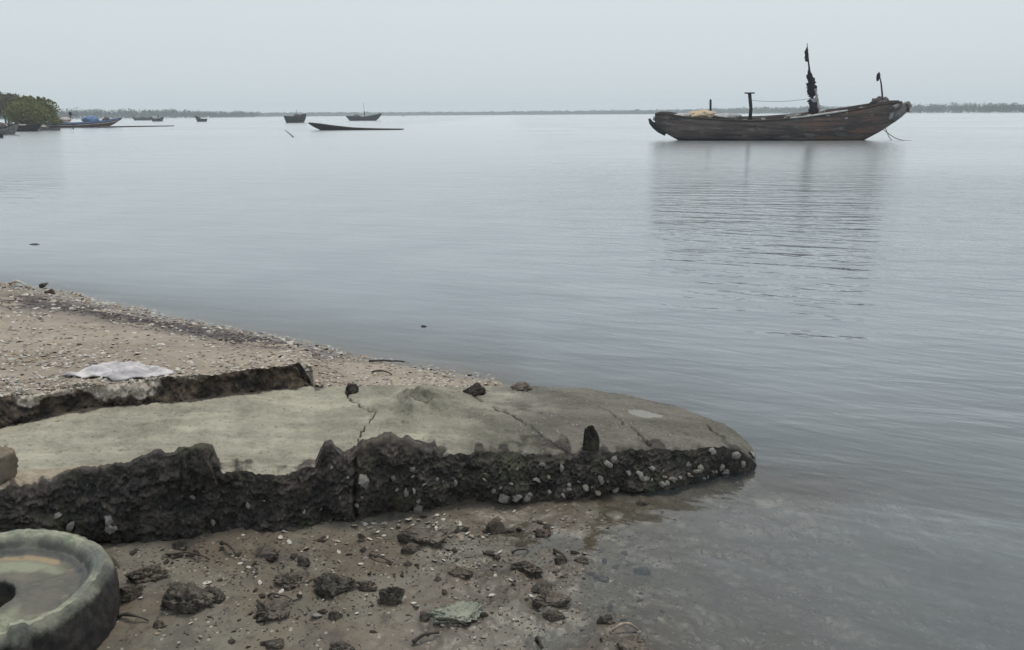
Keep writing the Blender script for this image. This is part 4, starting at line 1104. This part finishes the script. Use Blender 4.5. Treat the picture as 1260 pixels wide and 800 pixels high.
# boats on the left shore
b, L, s, inf = boat('rowing_boat', 'dark blue rowing boat with white inside in front of the mangrove bush', 31, 161.6, 34, 'wood_dark', 2, [(0, 1), (.2, .85), (.6, .8), (1, 1.1)], .85, 1.5)
MB().box((0.1, 0, .70), (1.3, 1.2, .14), 0, 0, .3).build('seat', M['white_paint'], b)
b, L, s, inf = boat('rowing_boat', 'small pinkish brown boat between the dark rowing boat and the striped pirogue', 61, 160.6, 26, 'wood_grey', -3, [(0, .9), (.3, .65), (.7, .6), (1, .8)], .55, 1.2)
blob('cargo', (.7, .6, .5), 'pink_net', b, (-.8, 0, .45), 64)
b, L, s, inf = boat('rowing_boat', 'weathered pale grey boat with rising bow at the left picture edge', -2, 165.5, 40, 'wood_grey', 14, [(0, .8), (.3, .7), (.7, .85), (1, 1.5)], .75, 1.4)
blob('cargo', (1.2, .9, .7), 'net', b, (.3, 0, .8), 65)
pp = at(2, 169.5, 0)
tag(MB().tube([(0, 0, -.3), (0, 0, .32), (.02, 0, .4)], [.14, .14, .08], 8).build('mooring_post', M['wood_dark'], None, True, pp), 'short dark post standing in the water at the left edge', 'post')
pp = at(496.5, 143.6, 0)
tag(blob('buoy', (1.6, 1.2, 1.6), 'wood_grey', None, pp+Vector((0, 0, .3)), 66), 'tiny far grey float near the horizon right of the masted boat', 'buoy')
pp = at(90, 158.5, 0)
tag(MB().tube([(0, 0, -.3), (.0, 0, .5)], [.09, .07], 7).build('mooring_post', M['wood_dark'], None, True, pp), 'thin stake in the water before the striped pirogue', 'post')

# ------------------------------------------------------------------ mangrove bushes on the left point
def leaves(cx, cy, cz, rx, ry, rz, n, size, seed, lumps=16, bias=.5):
    rg = np.random.default_rng(seed)
    C, Rr = [], []
    for _ in range(lumps):
        d = rg.normal(size=3); d /= np.linalg.norm(d); d[2] = abs(d[2])*.9-.25
        q = .35+.5*rg.random(); C.append(d*q); Rr.append(.26+.24*rg.random())
    C.append(np.zeros(3)); Rr.append(.66)
    C, Rr = np.array(C), np.array(Rr)
    pr = Rr**2; pr /= pr.sum(); idx = rg.choice(len(C), n, p=pr)
    d = rg.normal(size=(n, 3)); d /= np.linalg.norm(d, axis=1)[:, None]
    P = C[idx] + d*(Rr[idx]*rg.random(n)**bias)[:, None]
    P = P*np.array([rx, ry, rz]) + np.array([cx, cy, cz])
    a = rg.normal(size=(n, 3)); a[:, 2] = np.abs(a[:, 2])*1.1; a /= np.linalg.norm(a, axis=1)[:, None]
    b = np.cross(a, rg.normal(size=(n, 3))); b /= np.linalg.norm(b, axis=1)[:, None]
    sz = size*(.6+.8*rg.random(n))[:, None]
    Vq = np.stack([P-a*sz, P+b*sz*.42, P+a*sz, P-b*sz*.42], 1).reshape(-1, 3)
    return Vq
def bush(px, py_base, wpx, hpx, label, mat, seed, n=9000, back=0.0, cat='bush', name='mangrove_bush'):
    p = at(px, py_base, 0.0); p = p*(1+back); p.z = gz(p.x, p.y); s = mpp(p)
    rx, hz_ = wpx*s/2, hpx*s
    root = tag(empty(name, p), label, cat)
    Vq = leaves(0, 0, hz_*.5, rx*1.02, rx*.8, hz_*.60, n, .15, seed, 34)
    for k in range(34):
        rr2 = np.random.default_rng(seed*50+k); a_ = rr2.uniform(0, 6.28); q_ = rr2.uniform(.1, .85)
        Vq = np.vstack([Vq, leaves(math.cos(a_)*rx*q_, math.sin(a_)*rx*.7*q_, hz_*(.52+.45*math.sqrt(1-q_*q_)), .34, .34, rr2.uniform(.25, .5), n//320, .15, seed*90+k, 3)])
    Vq = Vq[np.repeat(Vq.reshape(-1, 4, 3)[:, :, 2].min(1) > .02, 4)]
    link('foliage', npmesh('foliage', Vq, np.arange(len(Vq)).reshape(-1, 4), False), M[mat], root)
    rr_ = random.Random(seed); mb = MB()
    for k in range(12):
        a = rr_.uniform(0, 6.28); q = rr_.uniform(.3, .8)
        mb.tube([(math.cos(a)*rx*.25, math.sin(a)*rx*.2, -.2), (math.cos(a)*rx*.4*q, math.sin(a)*rx*.3*q, hz_*.35), (math.cos(a)*rx*.8*q, math.sin(a)*rx*.6*q, hz_*.75)], [.07, .05, .02], 6)
    mb.build('stems', M['bark'], root)
    return root
bush(43, 158.5, 58, 36, 'rounded green mangrove bush on the left shore above the rowing boat', 'leaf', 5, 26000)
bush(14, 158, 40, 30, 'dull olive bush left of and behind the rounded mangrove bush', 'leaf_grey', 6, 9000, .06)
bush(-24, 158, 64, 38, 'greyish tree mass cut by the left picture edge', 'leaf_grey', 8, 9000, .10)
bush(68, 157.5, 16, 12, 'low scrub at the right foot of the rounded mangrove bush', 'leaf', 9, 1500, .02)

# ------------------------------------------------------------------ far shore trees (one mass)
TX = [-400, 100, 150, 200, 260, 308, 314, 420, 520, 640, 740, 800, 1000, 1130, 1260, 1700]
TH = [10, 11, 11, 10.5, 8.5, 7.5, 5, 5, 4.3, 4.3, 5, 6, 8, 10.5, 11.5, 12]
TD = [800, 800, 820, 850, 900, 930, 1350, 1400, 1500, 1500, 1400, 1250, 1000, 850, 800, 800]
rgt = np.random.default_rng(3); VV = []
x = -420.0
while x < 1700:
    D = float(np.interp(x, TX, TD)); hp = float(np.interp(x, TX, TH)); s = D*1.07/F
    a = azd(x, 141)[0]
    w = rgt.uniform(9, 14)
    hm = 1.30*hp*s*(.80+.07*float(fbm(x*.012, 0.0, 0, 4, 2))+.015*rgt.random())
    for row in range(2):
        D2 = D + row*14 + rgt.uniform(0, 8)
        cx, cy = math.sin(a)*D2, math.cos(a)*D2
        n = 330 if row == 0 else 120
        VV.append(leaves(cx+rgt.normal()*2, cy, hm*.30, w, w*.8, hm*.72, n, .8*s/.9, int(rgt.integers(1e6)), 9))
    x += w*.6/s
VV = np.vstack(VV)
VV[:, 2] = np.abs(VV[:, 2])*1.0 + .02
tag(link('far_mangrove_forest', npmesh('far_mangrove_forest', VV, np.arange(len(VV)).reshape(-1, 4), False), M['leaf_far']), 'low dark line of mangrove trees along the far shore', 'forest', None, 'stuff')

# ------------------------------------------------------------------ haze
hb = MB().box((0, 0, 13), (4500, 4500, 36), 0, 0, .001)
hm_ = bpy.data.materials.new('haze_air'); hm_.use_nodes = True; nt = hm_.node_tree; nt.nodes.clear()
o_ = nt.nodes.new('ShaderNodeOutputMaterial'); pv = nt.nodes.new('ShaderNodeVolumePrincipled')
pv.inputs['Color'].default_value = (.80, .88, .93, 1); pv.inputs['Density'].default_value = .00055; pv.inputs['Anisotropy'].default_value = .1
nt.links.new(pv.outputs[0], o_.inputs['Volume'])
tag(hb.build('haze', hm_, None, False), 'pale even haze over the estuary', 'haze', None, 'stuff')

# ------------------------------------------------------------------ sky, sun
SUN_EL, SUN_AZ = R(66), R(24)      # azimuth measured from +Y to the right
w = bpy.data.worlds.new('World'); S.world = w; w.use_nodes = True; nt = w.node_tree; nt.nodes.clear()
wo = nt.nodes.new('ShaderNodeOutputWorld'); bg = nt.nodes.new('ShaderNodeBackground')
sk = nt.nodes.new('ShaderNodeTexSky'); sk.sky_type = 'NISHITA'; sk.sun_disc = False
sk.sun_elevation = SUN_EL; sk.sun_rotation = SUN_AZ; sk.air_density = 1.0; sk.dust_density = 4.0; sk.ozone_density = 1.0
mx = nt.nodes.new('ShaderNodeMixRGB'); mx.inputs[0].default_value = .82
mx.inputs[2].default_value = (6.25, 6.93, 7.28, 1)        # the even overcast veil
nt.links.new(sk.outputs[0], mx.inputs[1]); nt.links.new(mx.outputs[0], bg.inputs[0]); bg.inputs[1].default_value = .1
nt.links.new(bg.outputs[0], wo.inputs[0])
sl = bpy.data.lights.new('sun', 'SUN'); sl.energy = 1.5; sl.angle = R(18); sl.color = (1, .90, .77)
so = bpy.data.objects.new('sun', sl); COL.objects.link(so)
dv = Vector((math.sin(SUN_AZ)*math.cos(SUN_EL), math.cos(SUN_AZ)*math.cos(SUN_EL), math.sin(SUN_EL)))
so.rotation_euler = dv.to_track_quat('Z', 'Y').to_euler(); so.location = (0, 0, 30)

S.view_settings.view_transform = 'Standard'; S.view_settings.look = 'None'; S.view_settings.exposure = .21; S.view_settings.gamma = 1
S.view_settings.use_curve_mapping = False
S.render.engine = 'CYCLES'
S.cycles.max_bounces = 8; S.cycles.transparent_max_bounces = 8; S.cycles.volume_bounces = 1
S.cycles.use_denoising = True
